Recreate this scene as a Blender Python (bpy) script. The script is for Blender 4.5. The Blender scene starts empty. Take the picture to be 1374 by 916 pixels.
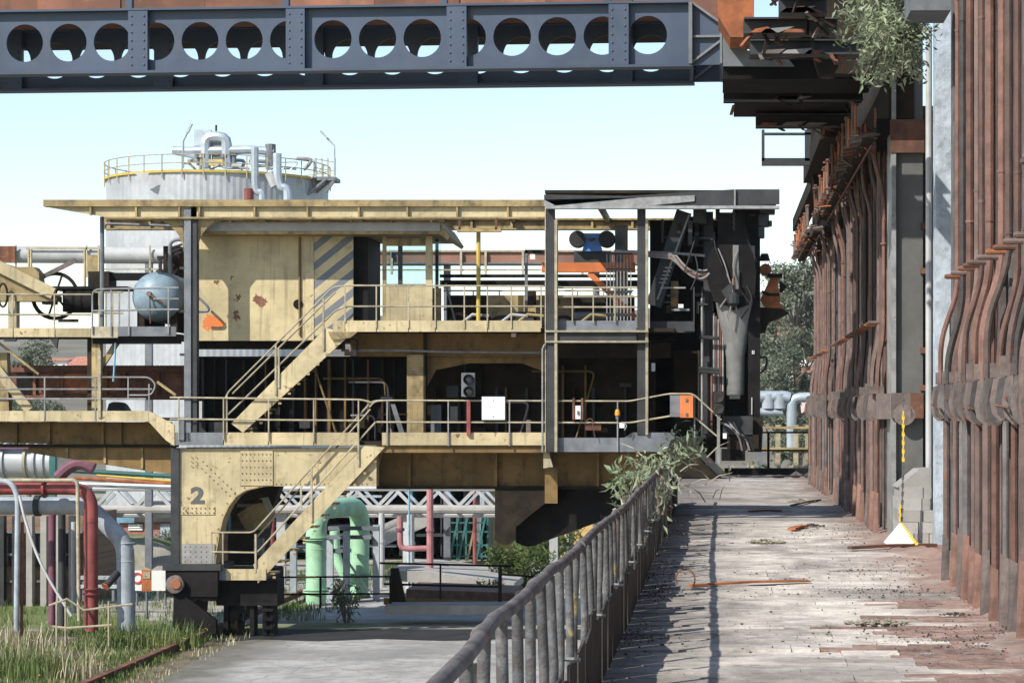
import bpy, math, random
import numpy as np
from mathutils import Vector, Matrix, Quaternion
random.seed(7); rng = np.random.default_rng(7)
S = bpy.context.scene
col = S.collection
R = math.radians
F = 3000.0; VX = 960.0; VY = 556.0; EYE = 1.7

# ---------------------------------------------------------------- camera, sky, sun, exposure
cam = bpy.data.cameras.new('camera'); co = bpy.data.objects.new('camera', cam); col.objects.link(co)
co.location = (0, 0, EYE); co.rotation_euler = (R(90), 0, 0)
cam.sensor_width = 36; cam.lens = 36 * F / 1374
cam.shift_x = -(VX - 687) / 1374; cam.shift_y = (VY - 458) / 1374
cam.clip_start = .1; cam.clip_end = 6000
S.camera = co
SUN = Vector((-.80, -.90, 1.0)).normalized()
EL = math.asin(SUN.z); AZ = math.atan2(SUN.x, SUN.y)
w = bpy.data.worlds.new('World'); S.world = w; w.use_nodes = True
nt = w.node_tree; nt.nodes.clear()
sky = nt.nodes.new('ShaderNodeTexSky'); sky.sky_type = 'NISHITA'; sky.sun_disc = False
sky.sun_elevation = EL; sky.sun_rotation = AZ % (2 * math.pi)
sky.air_density = 1.0; sky.dust_density = .4; sky.ozone_density = .6; sky.altitude = 0
bg = nt.nodes.new('ShaderNodeBackground'); bg.inputs[1].default_value = .125
wo = nt.nodes.new('ShaderNodeOutputWorld')
nt.links.new(sky.outputs[0], bg.inputs[0]); nt.links.new(bg.outputs[0], wo.inputs[0])
sl = bpy.data.lights.new('sun', 'SUN'); sl.energy = 3.9; sl.angle = R(.5); sl.color = (1, .95, .87)
so = bpy.data.objects.new('sun', sl); col.objects.link(so)
so.rotation_euler = (-SUN).to_track_quat('-Z', 'Y').to_euler(); so.location = (-40, -40, 60)
S.view_settings.view_transform = 'Standard'; S.view_settings.look = 'None'
S.view_settings.exposure = .7; S.view_settings.gamma = 1
S.render.engine = 'CYCLES'
S.cycles.max_bounces = 6; S.cycles.diffuse_bounces = 3; S.cycles.glossy_bounces = 2; S.cycles.transmission_bounces = 4

# ---------------------------------------------------------------- helpers
def X(px, Y): return (px - VX) * Y / F
def Z(py, Y): return EYE + (VY - py) * Y / F
def P(px, py, Y): return Vector((X(px, Y), Y, Z(py, Y)))
WO = {}
class MB:
    def __init__(s): s.v = []; s.f = []
    def box(s, x0, x1, y0, y1, z0, z1):
        b = len(s.v)
        s.v += [(x0,y0,z0),(x1,y0,z0),(x1,y1,z0),(x0,y1,z0),(x0,y0,z1),(x1,y0,z1),(x1,y1,z1),(x0,y1,z1)]
        s.f += [tuple(b+i for i in q) for q in ((0,3,2,1),(4,5,6,7),(0,1,5,4),(1,2,6,5),(2,3,7,6),(3,0,4,7))]
        return s
    def pbox(s, px0, px1, py0, py1, Y0, Y1):            # front face given in picture units at distance Y0
        return s.box(X(px0,Y0), X(px1,Y0), Y0, Y1, Z(py1,Y0), Z(py0,Y0))
    def prism(s, poly, y0, y1):                          # poly of (x, z)
        b = len(s.v); n = len(poly)
        s.v += [(x,y0,z) for x,z in poly] + [(x,y1,z) for x,z in poly]
        s.f.append(tuple(range(b,b+n))); s.f.append(tuple(range(b+2*n-1,b+n-1,-1)))
        for i in range(n):
            j = (i+1)%n; s.f.append((b+i,b+n+i,b+n+j,b+j))
        return s
    def pprism(s, poly, Y0, Y1):
        return s.prism([(X(a,Y0),Z(c,Y0)) for a,c in poly], Y0, Y1)
    def prismx(s, poly, x0, x1):                         # poly of (y, z)
        b = len(s.v); n = len(poly)
        s.v += [(x0,y,z) for y,z in poly] + [(x1,y,z) for y,z in poly]
        s.f.append(tuple(range(b+n-1,b-1,-1))); s.f.append(tuple(range(b+n,b+2*n)))
        for i in range(n):
            j = (i+1)%n; s.f.append((b+i,b+j,b+n+j,b+n+i))
        return s
    def prismz(s, poly, z0, z1):
        b = len(s.v); n = len(poly)
        s.v += [(x,y,z0) for x,y in poly] + [(x,y,z1) for x,y in poly]
        s.f.append(tuple(range(b+n-1,b-1,-1))); s.f.append(tuple(range(b+n,b+2*n)))
        for i in range(n):
            j = (i+1)%n; s.f.append((b+i,b+j,b+n+j,b+n+i))
        return s
    def bar(s, p, q, w, h, up=(0,0,1)):
        p = Vector(p); q = Vector(q); d = (q-p).normalized(); u = Vector(up)
        a = d.cross(u)
        if a.length < 1e-4: a = d.cross(Vector((0,1,0)))
        a.normalize(); u = a.cross(d).normalized(); b = len(s.v)
        for c in (p,q):
            for i,j in ((-1,-1),(1,-1),(1,1),(-1,1)): s.v.append(tuple(c+a*(i*w/2)+u*(j*h/2)))
        s.f += [tuple(b+i for i in k) for k in ((0,1,2,3),(7,6,5,4),(0,4,5,1),(1,5,6,2),(2,6,7,3),(3,7,4,0))]
        return s
    def tube(s, pts, r, n=8, cap=True):
        pts = [Vector(p) for p in pts]; m = len(pts); b = len(s.v)
        rad = r if isinstance(r,(list,tuple)) else [r]*m
        t0 = (pts[1]-pts[0]).normalized()
        u = t0.orthogonal().normalized(); pt = t0
        for i in range(m):
            if i==0: t = t0
            elif i==m-1: t = (pts[i]-pts[i-1]).normalized()
            else:
                t = ((pts[i]-pts[i-1]).normalized()+(pts[i+1]-pts[i]).normalized())
                t = t.normalized() if t.length>1e-6 else pt
            ax = pt.cross(t)
            if ax.length>1e-6: u = Quaternion(ax.normalized(), pt.angle(t)) @ u
            u = (u - t*u.dot(t)).normalized(); v = t.cross(u); pt = t
            for k in range(n):
                a = 2*math.pi*k/n; s.v.append(tuple(pts[i]+(u*math.cos(a)+v*math.sin(a))*rad[i]))
        for i in range(m-1):
            for k in range(n):
                k2 = (k+1)%n; s.f.append((b+i*n+k,b+i*n+k2,b+(i+1)*n+k2,b+(i+1)*n+k))
        if cap:
            s.f.append(tuple(b+k for k in range(n-1,-1,-1))); s.f.append(tuple(b+(m-1)*n+k for k in range(n)))
        return s
    def lathe(s, prof, o, ax=(0,0,1), n=24, ring=False):
        o = Vector(o); ax = Vector(ax).normalized(); u = ax.orthogonal().normalized(); v = ax.cross(u); b = len(s.v)
        for r,h in prof:
            for k in range(n):
                a = 2*math.pi*k/n; s.v.append(tuple(o+ax*h+(u*math.cos(a)+v*math.sin(a))*r))
        for i in range(len(prof)-1):
            for k in range(n):
                k2=(k+1)%n; s.f.append((b+i*n+k,b+i*n+k2,b+(i+1)*n+k2,b+(i+1)*n+k))
        if ring:
            e=b+(len(prof)-1)*n
            for k in range(n): k2=(k+1)%n; s.f.append((e+k,e+k2,b+k2,b+k))
        else:
            s.f.append(tuple(b+k for k in range(n-1,-1,-1))); s.f.append(tuple(b+(len(prof)-1)*n+k for k in range(n)))
        return s
    def rock(s, c, r):
        b = len(s.v); c = Vector(c)
        ico = [(0,0,1),(.9,0,.4),(.28,.85,.4),(-.72,.53,.4),(-.72,-.53,.4),(.28,-.85,.4),(0,0,-.5)]
        sx,sy,sz = (r*random.uniform(.6,1.3) for _ in range(3)); a = random.uniform(0,6.28)
        for x,y,z in ico:
            j = random.uniform(.7,1.25); x,y = x*math.cos(a)-y*math.sin(a), x*math.sin(a)+y*math.cos(a)
            s.v.append((c.x+x*sx*j, c.y+y*sy*j, c.z+z*sz*j*.7))
        for k in range(1,6):
            k2 = k%5+1; s.f.append((b,b+k,b+k2)); s.f.append((b+6,b+k2,b+k))
        return s
    def mesh(s, name, m, smooth=True, o=(0,0,0)):
        me = bpy.data.meshes.new(name)
        me.from_pydata([(x-o[0],y-o[1],z-o[2]) for x,y,z in s.v], [], s.f)
        if m: me.materials.append(m)
        if smooth:
            me.polygons.foreach_set('use_smooth', [True]*len(me.polygons)); me.set_sharp_from_angle(angle=R(35))
        me.update(); return me
    def build(s, name, m, parent=None, smooth=True, kind=None, label=None, cat=None, group=None):
        a = np.array(s.v); lo = a.min(0); hi = a.max(0)
        o = (float((lo[0]+hi[0])/2), float((lo[1]+hi[1])/2), float(lo[2]))
        return place(s.mesh(name, m, smooth, o), name, o, parent, kind, label, cat, group)
def place(me, name, o, parent=None, kind=None, label=None, cat=None, group=None, rz=0):
    ob = bpy.data.objects.new(name, me); col.objects.link(ob)
    po = WO[parent.name] if parent else (0,0,0)
    ob.location = (o[0]-po[0], o[1]-po[1], o[2]-po[2]); WO[ob.name] = tuple(o)
    if rz: ob.rotation_euler.z = rz
    if parent: ob.parent = parent
    tag(ob, label, cat, group, kind); return ob
def tag(o, label=None, cat=None, group=None, kind=None):
    if label: o['label'] = label
    if cat: o['category'] = cat
    if group: o['group'] = group
    if kind: o['kind'] = kind
    return o
def E(name, o=(0,0,0), parent=None, label=None, cat=None, group=None):
    return place(None, name, tuple(o), parent, None, label, cat, group)
def fillet(pts, r, n=4):
    pts = [Vector(p) for p in pts]; out = [pts[0]]
    for i in range(1,len(pts)-1):
        a,b,c = pts[i-1],pts[i],pts[i+1]
        d1 = min(r,(a-b).length*.49); d2 = min(r,(c-b).length*.49)
        p = b+(a-b).normalized()*d1; q = b+(c-b).normalized()*d2
        for k in range(n+1):
            t = k/n; out.append(p*(1-t)**2+b*2*t*(1-t)+q*t*t)
    out.append(pts[-1]); return out

# ---------------------------------------------------------------- materials
def _n(nt, t, **kw):
    n = nt.nodes.new(t)
    for k,v in kw.items(): setattr(n,k,v)
    return n
def _mix(nt, fac, a, b, mode='MIX'):
    n = _n(nt,'ShaderNodeMix',data_type='RGBA',blend_type=mode)
    for i,v in ((0,fac),(6,a),(7,b)):
        if isinstance(v,(int,float)): n.inputs[i].default_value = v
        elif isinstance(v,(tuple,list)): n.inputs[i].default_value = (*v,1)
        else: nt.links.new(v,n.inputs[i])
    return n.outputs[2]
def _noise(nt, vec, scale, detail=4, rough=.6, mapscale=None, dist=0):
    if mapscale:
        m = _n(nt,'ShaderNodeMapping'); m.inputs['Scale'].default_value = mapscale
        nt.links.new(vec,m.inputs[0]); vec = m.outputs[0]
    n = _n(nt,'ShaderNodeTexNoise'); n.inputs['Scale'].default_value = scale
    n.inputs['Detail'].default_value = detail; n.inputs['Roughness'].default_value = rough; n.inputs['Distortion'].default_value = dist
    nt.links.new(vec,n.inputs['Vector']); return n.outputs['Fac']
def _ramp(nt, fac, lo, hi):
    n = _n(nt,'ShaderNodeMapRange'); n.inputs[1].default_value = lo; n.inputs[2].default_value = hi
    n.interpolation_type = 'SMOOTHSTEP'
    nt.links.new(fac,n.inputs[0]); return n.outputs[0]
def _mul(nt, a, b, op='MULTIPLY'):
    n = _n(nt,'ShaderNodeMath',operation=op,use_clamp=True)
    for i,v in ((0,a),(1,b)):
        if isinstance(v,(int,float)): n.inputs[i].default_value = v
        else: nt.links.new(v,n.inputs[i])
    return n.outputs[0]
def mat(name, c, rough=.7, metal=0, var=.3, scale=2.0, dirt=.4, dcol=(.05,.043,.035), dlo=.48, dhi=.75, streak=.35,
        rust=0, rcol=(.16,.055,.025), rscale=3.0, bump=.25, bscale=25, orand=.15, hook=None, spec=.35, fleck=0, fscale=9, sscale=(5,5,.45)):
    m = bpy.data.materials.new(name); m.use_nodes = True; nt = m.node_tree
    bs = nt.nodes['Principled BSDF']; g = _n(nt,'ShaderNodeNewGeometry'); pos = g.outputs['Position']
    n1 = _noise(nt,pos,scale,5)
    dk = tuple(x*(1-var) for x in c); lt = tuple(min(1,x*(1+var*.5)) for x in c)
    cc = _mix(nt,_ramp(nt,n1,.3,.7),dk,lt)
    if hook: cc = hook(nt,pos,cc)
    if rust:
        rn = _noise(nt,pos,rscale,6,.65,dist=.3)
        rf = _ramp(nt,rn,.72-.3*rust,.76-.24*rust)
        r2 = _mix(nt,_noise(nt,pos,rscale*6,3),tuple(x*.5 for x in rcol),tuple(min(1,x*1.6) for x in rcol))
        cc = _mix(nt,rf,cc,r2)
    if dirt:
        d1 = _ramp(nt,_noise(nt,pos,scale*2.3+.7,6,.68),dlo,dhi)
        cc = _mix(nt,_mul(nt,d1,dirt),cc,dcol)
    if streak:
        s1 = _ramp(nt,_noise(nt,pos,1.0,5,.6,mapscale=sscale),.5,.78)
        cc = _mix(nt,_mul(nt,s1,streak),cc,dcol)
    if fleck:
        f1 = _ramp(nt,_noise(nt,pos,fscale,5,.72),.60,.66); f2 = _ramp(nt,_noise(nt,pos,.9,3),.38,.62)
        cc = _mix(nt,_mul(nt,_mul(nt,f1,f2),fleck),cc,_mix(nt,_noise(nt,pos,2.2,2),(.045,.035,.03),(.17,.075,.04)))
    if orand:
        oi = _n(nt,'ShaderNodeObjectInfo'); mr = _n(nt,'ShaderNodeMapRange')
        mr.inputs[3].default_value = 1-orand; mr.inputs[4].default_value = 1+orand
        nt.links.new(oi.outputs['Random'],mr.inputs[0])
        h = _n(nt,'ShaderNodeHueSaturation'); nt.links.new(mr.outputs[0],h.inputs['Value']); nt.links.new(cc,h.inputs['Color']); cc = h.outputs[0]
    nt.links.new(cc,bs.inputs['Base Color'])
    bs.inputs['Metallic'].default_value = metal; bs.inputs['Specular IOR Level'].default_value = spec
    rr = _n(nt,'ShaderNodeMapRange'); rr.inputs[3].default_value = max(.1,rough-.15); rr.inputs[4].default_value = min(1,rough+.15)
    nt.links.new(n1,rr.inputs[0]); nt.links.new(rr.outputs[0],bs.inputs['Roughness'])
    if bump:
        b = _n(nt,'ShaderNodeBump'); b.inputs['Strength'].default_value = bump; b.inputs['Distance'].default_value = .02
        nt.links.new(_noise(nt,pos,bscale,5,.65),b.inputs['Height']); nt.links.new(b.outputs[0],bs.inputs['Normal'])
    return m
def spots(pts, colr, rad, soft=.02, jag=.5):           # chipped paint of a definite shape and place
    def h(nt,pos,cc):
        for (p,r_) in pts:
            d = _n(nt,'ShaderNodeVectorMath',operation='DISTANCE'); d.inputs[1].default_value = p
            nt.links.new(pos,d.inputs[0])
            nz = _noise(nt,pos,9,5,.7); a = _n(nt,'ShaderNodeMath',operation='MULTIPLY_ADD'); a.inputs[1].default_value = jag; 
            nt.links.new(nz,a.inputs[0]); nt.links.new(d.outputs['Value'],a.inputs[2])
            f = _n(nt,'ShaderNodeMath',operation='LESS_THAN'); f.inputs[1].default_value = r_+jag*.5; nt.links.new(a.outputs[0],f.inputs[0])
            cc = _mix(nt,f.outputs[0],cc,colr)
        return cc
    return h
def stripes(c2, px, width, slope=1.0):                   # painted diagonal hazard stripes
    def h(nt,pos,cc):
        sp = _n(nt,'ShaderNodeSeparateXYZ'); nt.links.new(pos,sp.inputs[0])
        a = _n(nt,'ShaderNodeMath',operation='MULTIPLY_ADD'); a.inputs[1].default_value = -slope
        nt.links.new(sp.outputs[0],a.inputs[0]); nt.links.new(sp.outputs[2],a.inputs[2])
        b = _n(nt,'ShaderNodeMath',operation='PINGPONG'); b.inputs[1].default_value = width; nt.links.new(a.outputs[0],b.inputs[0])
        f = _n(nt,'ShaderNodeMath',operation='LESS_THAN'); f.inputs[1].default_value = width*.45; nt.links.new(b.outputs[0],f.inputs[0])
        return _mix(nt,f.outputs[0],cc,c2)
    return h
def bricks(c1, c2, mort, scale, ax='xz'):
    def h(nt,pos,cc):
        sp = _n(nt,'ShaderNodeSeparateXYZ'); nt.links.new(pos,sp.inputs[0]); cb = _n(nt,'ShaderNodeCombineXYZ')
        nt.links.new(sp.outputs['XYZ'.index(ax[0].upper())],cb.inputs[0]); nt.links.new(sp.outputs['XYZ'.index(ax[1].upper())],cb.inputs[1])
        b = _n(nt,'ShaderNodeTexBrick'); b.inputs['Scale'].default_value = scale
        for k,v in (('Color1',c1),('Color2',c2),('Mortar',mort)): b.inputs[k].default_value = (*v,1)
        b.inputs['Mortar Size'].default_value = .02
        nt.links.new(cb.outputs[0],b.inputs['Vector']); return b.outputs[0]
    return h
SOOT = (.012,.011,.011)
M = {}
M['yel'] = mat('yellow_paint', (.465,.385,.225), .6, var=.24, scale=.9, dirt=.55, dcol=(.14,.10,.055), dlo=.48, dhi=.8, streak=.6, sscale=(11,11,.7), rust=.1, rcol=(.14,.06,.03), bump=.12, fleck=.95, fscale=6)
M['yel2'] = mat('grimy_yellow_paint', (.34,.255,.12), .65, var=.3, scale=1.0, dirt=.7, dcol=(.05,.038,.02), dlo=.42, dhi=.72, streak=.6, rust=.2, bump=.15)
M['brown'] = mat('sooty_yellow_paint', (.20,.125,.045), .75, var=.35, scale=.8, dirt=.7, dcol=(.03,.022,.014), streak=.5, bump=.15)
M['gry'] = mat('grey_steel_paint', (.155,.168,.182), .55, var=.25, dirt=.4, dcol=(.06,.055,.05), streak=.4, rust=.1, bump=.12)
M['dgry'] = mat('dark_steel', (.036,.037,.039), .6, var=.35, dirt=.4, dcol=(.02,.018,.016), streak=.3, rust=.1, bump=.15)
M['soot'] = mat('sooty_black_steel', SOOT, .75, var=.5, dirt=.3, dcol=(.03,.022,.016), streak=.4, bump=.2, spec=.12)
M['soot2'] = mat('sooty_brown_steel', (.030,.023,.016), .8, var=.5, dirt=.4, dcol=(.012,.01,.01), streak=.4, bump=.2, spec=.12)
M['rail'] = mat('worn_handrail_paint', (.36,.315,.215), .55, var=.3, scale=4, dirt=.5, dcol=(.12,.10,.08), streak=.2, rust=.25, rscale=8, bump=.1)
M['railg'] = mat('grey_handrail', (.25,.25,.245), .5, var=.3, scale=4, dirt=.4, dcol=(.1,.09,.08), streak=.2, rust=.2, rscale=8, bump=.1)
M['cab'] = mat('cabin_yellow_paint', (.49,.405,.23), .6, var=.2, scale=1.1, dirt=.5, dcol=(.20,.155,.08), dlo=.46, dhi=.8, streak=.65, bump=.08, fleck=.6, fscale=14, sscale=(9,9,.5),
   hook=lambda nt,p,c: spots([(P(350,404,61.3),.14),(P(343,400,61.3),.09),(P(319,400,61.3),.07),(P(318,424,61.3),.11),(P(292,378,61.3),.05),(P(311,372,61.3),.03)],(.17,.06,.04),0)(nt,p,
                 spots([(P(283,432,61.3),.22),(P(294,434,61.3),.13)],(.62,.17,.04),0)(nt,p,c)))
M['haz'] = mat('hazard_striped_paint', (.46,.38,.22), .6, fleck=.5, var=.2, dirt=.4, dcol=(.2,.19,.17), streak=.3, bump=.08, hook=stripes((.13,.145,.16),0,.26,.8))
M['blue'] = mat('blue_grey_girder_paint', (.045,.066,.103), .5, var=.22, scale=.8, dirt=.4, dcol=(.075,.08,.09), streak=.4, sscale=(7,7,.6), rust=.06, bump=.06, orand=.08, fleck=.35, fscale=6)
M['tnk'] = mat('pale_blue_tank_paint', (.25,.34,.40), .45, var=.2, dirt=.5, dcol=(.10,.10,.10), streak=.3, rust=.08, bump=.05)
M['ral'] = mat('rusty_red_steel', (.155,.07,.045), .8, var=.45, scale=3, dirt=.5, dcol=(.05,.035,.028), streak=.5, rust=.3, rcol=(.26,.10,.04), bump=.3)
M['rust'] = mat('rusted_plate', (.22,.085,.042), .8, var=.5, scale=1.6, dirt=.6, dcol=(.05,.03,.022), streak=.6, rust=.35, rcol=(.34,.12,.045), bump=.25)
M['orust'] = mat('orange_rust', (.36,.12,.045), .8, var=.4, scale=3, dirt=.4, dcol=(.12,.04,.02), streak=.3, bump=.3)
M['orng'] = mat('orange_paint', (.58,.17,.05), .6, var=.2, dirt=.35, dcol=(.2,.08,.04), bump=.1)
M['pipe1'] = mat('riser_pipe_brown', (.14,.096,.083), .75, var=.35, scale=5, dirt=.5, dcol=(.10,.085,.08), streak=.6, rust=.3, rcol=(.17,.08,.052), rscale=4, bump=.35, bscale=45, orand=.3)
M['pipe2'] = mat('riser_pipe_grey', (.135,.125,.122), .7, var=.35, scale=5, dirt=.4, dcol=(.07,.06,.06), streak=.5, rust=.3, rcol=(.19,.10,.07), rscale=4, bump=.35, bscale=45, orand=.3)
M['pipe3'] = mat('riser_pipe_red', (.165,.088,.068), .75, var=.4, scale=5, dirt=.5, dcol=(.08,.06,.055), streak=.6, rust=.3, rcol=(.21,.09,.05), rscale=5, bump=.4, bscale=45, orand=.3)
M['pipe4'] = mat('riser_pipe_black', (.06,.055,.054), .7, var=.4, scale=5, dirt=.4, dcol=(.12,.08,.06), streak=.5, rust=.2, rcol=(.16,.08,.05), rscale=5, bump=.4, bscale=45, orand=.3)
M['sleeve'] = mat('rust_red_sleeve', (.20,.112,.085), .85, var=.4, scale=4, dirt=.5, dcol=(.12,.08,.07), streak=.5, rust=.35, rcol=(.27,.12,.065), bump=.4, orand=.25)
M['brack'] = mat('grey_brown_cast_bracket', (.15,.122,.11), .8, var=.35, scale=5, dirt=.5, dcol=(.08,.06,.055), streak=.4, rust=.3, rcol=(.17,.085,.055), bump=.4, orand=.25)
M['wall'] = mat('sooty_oven_wall', (.085,.065,.06), .9, var=.5, scale=3, dirt=.5, dcol=(.03,.025,.022), streak=.6, rust=.25, bump=.4)
M['plast'] = mat('pale_blue_plaster', (.40,.455,.51), .9, var=.25, scale=3, dirt=.5, dcol=(.17,.18,.19), dlo=.47, dhi=.68, streak=.45, bump=.9, bscale=9)
M['white'] = mat('white_paint', (.66,.66,.645), .6, var=.06, dirt=.15, dcol=(.4,.38,.34), streak=.15, bump=.03, orand=.03)
M['offw'] = mat('weathered_white_paint', (.42,.425,.42), .6, var=.15, dirt=.4, dcol=(.30,.28,.25), streak=.4, rust=.08, bump=.1)
M['clad'] = mat('aluminium_cladding', (.40,.415,.43), .5, metal=.2, var=.2, scale=.5, dirt=.4, dcol=(.28,.28,.28), streak=.55, sscale=(1.5,1.5,.12), bump=.05, orand=.05)
M['lag'] = mat('pipe_cladding', (.38,.43,.47), .4, metal=.3, var=.15, dirt=.3, dcol=(.25,.26,.28), streak=.2, bump=.05)
M['ylw'] = mat('bright_yellow_paint', (.52,.38,.07), .5, var=.15, dirt=.25, dcol=(.3,.2,.05), bump=.05)
M['red'] = mat('red_pipe_paint', (.24,.058,.052), .6, fleck=.6, var=.4, scale=2, dirt=.45, dcol=(.14,.05,.05), streak=.4, bump=.08)
M['pink'] = mat('faded_pink_paint', (.38,.165,.17), .6, var=.2, dirt=.4, dcol=(.2,.09,.09), streak=.3, bump=.05)
M['purp'] = mat('purple_pipe_paint', (.16,.06,.09), .6, var=.25, dirt=.4, bump=.05)
M['gbl'] = mat('grey_blue_pipe_paint', (.36,.40,.435), .55, fleck=.6, var=.2, scale=1.5, dirt=.5, dcol=(.15,.15,.15), streak=.55, bump=.05)
M['green'] = mat('mint_green_paint', (.35,.60,.39), .55, fleck=.5, var=.2, scale=1.2, dirt=.45, dcol=(.2,.27,.19), streak=.5, bump=.04)
M['teal'] = mat('dark_teal_paint', (.03,.12,.11), .6, dirt=.3, bump=.05)
M['sblue'] = mat('sky_blue_paint', (.17,.34,.46), .5, dirt=.3, bump=.03)
M['vblue'] = mat('vivid_blue_paint', (.06,.19,.50), .5, var=.2, dirt=.35, bump=.05)
M['ochre'] = mat('ochre_render', (.55,.36,.14), .9, var=.15, scale=.8, dirt=.25, dcol=(.4,.26,.12), streak=.25, bump=.2)
M['brick'] = mat('red_brick', (.35,.12,.09), .9, hook=bricks((.36,.12,.09),(.28,.09,.07),(.34,.26,.22),3.6), dirt=.25, streak=.2, bump=.2)
M['tanb'] = mat('tan_brick', (.45,.27,.15), .9, hook=bricks((.27,.165,.10),(.18,.115,.075),(.2,.17,.14),3.0), dirt=.3, streak=.3, bump=.2)
M['conc'] = mat('concrete', (.33,.315,.29), .9, var=.2, scale=1.2, dirt=.4, dcol=(.18,.165,.15), streak=.2, bump=.3)
M['lump'] = mat('coal_and_rubble', (.10,.085,.075), .95, var=.6, scale=9, dirt=.5, rust=.3, rcol=(.2,.09,.05), bump=.4)
M['straw'] = mat('pale_straw', (.31,.275,.215), .9, var=.3, dirt=.3, bump=.2)
M['bark'] = mat('tree_bark', (.16,.13,.10), .9, var=.35, dirt=.3, bump=.4)
M['rubber'] = mat('black_rubber', (.018,.018,.02), .6, var=.2, dirt=.2, bump=.05)
M['cable'] = mat('grey_cable', (.22,.21,.20), .6, var=.25, dirt=.4, bump=.05)
def foliage(name, c1, c2, trans=.3):
    m = bpy.data.materials.new(name); m.use_nodes = True; nt = m.node_tree; bs = nt.nodes['Principled BSDF']
    g = _n(nt,'ShaderNodeNewGeometry'); pos = g.outputs['Position']
    a = _mix(nt,_ramp(nt,_noise(nt,pos,1.1,3),.3,.7),c1,c2)
    wn = _n(nt,'ShaderNodeTexWhiteNoise',noise_dimensions='1D'); nt.links.new(g.outputs['Random Per Island'],wn.inputs['W'])
    h = _n(nt,'ShaderNodeHueSaturation'); mr = _n(nt,'ShaderNodeMapRange'); mr.inputs[3].default_value=.6; mr.inputs[4].default_value=1.4
    nt.links.new(wn.outputs[0],mr.inputs[0]); nt.links.new(mr.outputs[0],h.inputs['Value']); nt.links.new(a,h.inputs['Color'])
    nt.links.new(h.outputs[0],bs.inputs['Base Color']); bs.inputs['Roughness'].default_value=.6; bs.inputs['Specular IOR Level'].default_value=.25
    tr = _n(nt,'ShaderNodeBsdfTranslucent'); nt.links.new(h.outputs[0],tr.inputs[0])
    mx = _n(nt,'ShaderNodeMixShader'); mx.inputs[0].default_value=trans
    nt.links.new(bs.outputs[0],mx.inputs[1]); nt.links.new(tr.outputs[0],mx.inputs[2])
    nt.links.new(mx.outputs[0],nt.nodes['Material Output'].inputs[0]); return m
M['leaf'] = foliage('grey_green_leaves',(.16,.21,.11),(.36,.40,.27))
M['leaf2'] = foliage('eucalyptus_leaves',(.10,.13,.09),(.23,.25,.18))
M['leaf3'] = foliage('bush_leaves',(.06,.10,.03),(.14,.18,.06))
M['grass'] = foliage('grass_blades',(.07,.13,.03),(.19,.22,.08))
M['dry'] = foliage('dry_grass',(.36,.30,.18),(.48,.42,.28),.15)
def glass(name, tint=(.8,.9,.92)):
    m = bpy.data.materials.new(name); m.use_nodes = True; nt = m.node_tree
    g = _n(nt,'ShaderNodeBsdfGlossy'); g.inputs['Roughness'].default_value=.03; t = _n(nt,'ShaderNodeBsdfTransparent'); t.inputs[0].default_value=(*tint,1)
    fr = _n(nt,'ShaderNodeFresnel'); fr.inputs[0].default_value=1.45; mx = _n(nt,'ShaderNodeMixShader')
    nt.links.new(fr.outputs[0],mx.inputs[0]); nt.links.new(t.outputs[0],mx.inputs[1]); nt.links.new(g.outputs[0],mx.inputs[2])
    nt.links.new(mx.outputs[0],nt.nodes['Material Output'].inputs[0]); return m
M['glass'] = glass('dusty_window_glass')
def plain(name,c,rough=.5,emit=None):
    m = bpy.data.materials.new(name); m.use_nodes=True; b = m.node_tree.nodes['Principled BSDF']
    nt = m.node_tree; g=_n(nt,'ShaderNodeNewGeometry')
    cc=_mix(nt,_noise(nt,g.outputs['Position'],6,3),tuple(x*.85 for x in c),tuple(min(1,x*1.1) for x in c)); nt.links.new(cc,b.inputs['Base Color'])
    b.inputs['Roughness'].default_value=rough; return m
M['lens'] = plain('dark_signal_lens',(.03,.03,.035),.15)
M['amber'] = plain('amber_beacon_lens',(.75,.28,.02),.3)
M['redlens'] = plain('dull_orange_reflector',(.28,.10,.05),.5)
M['signr'] = plain('sign_red',(.55,.03,.03),.5)
M['ink'] = plain('faded_black_lettering',(.09,.09,.09),.6)
M['stripy'] = plain('chain_yellow',(.75,.50,.04),.5)
M['roofr'] = mat('red_roof_tiles', (.40,.17,.11), .9, var=.3, dirt=.3, bump=.3)
M['hillm'] = mat('far_hillside', (.17,.15,.11), 1, var=.4, scale=.02, dirt=.5, dcol=(.07,.10,.05), streak=0, bump=0, orand=0)
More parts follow.
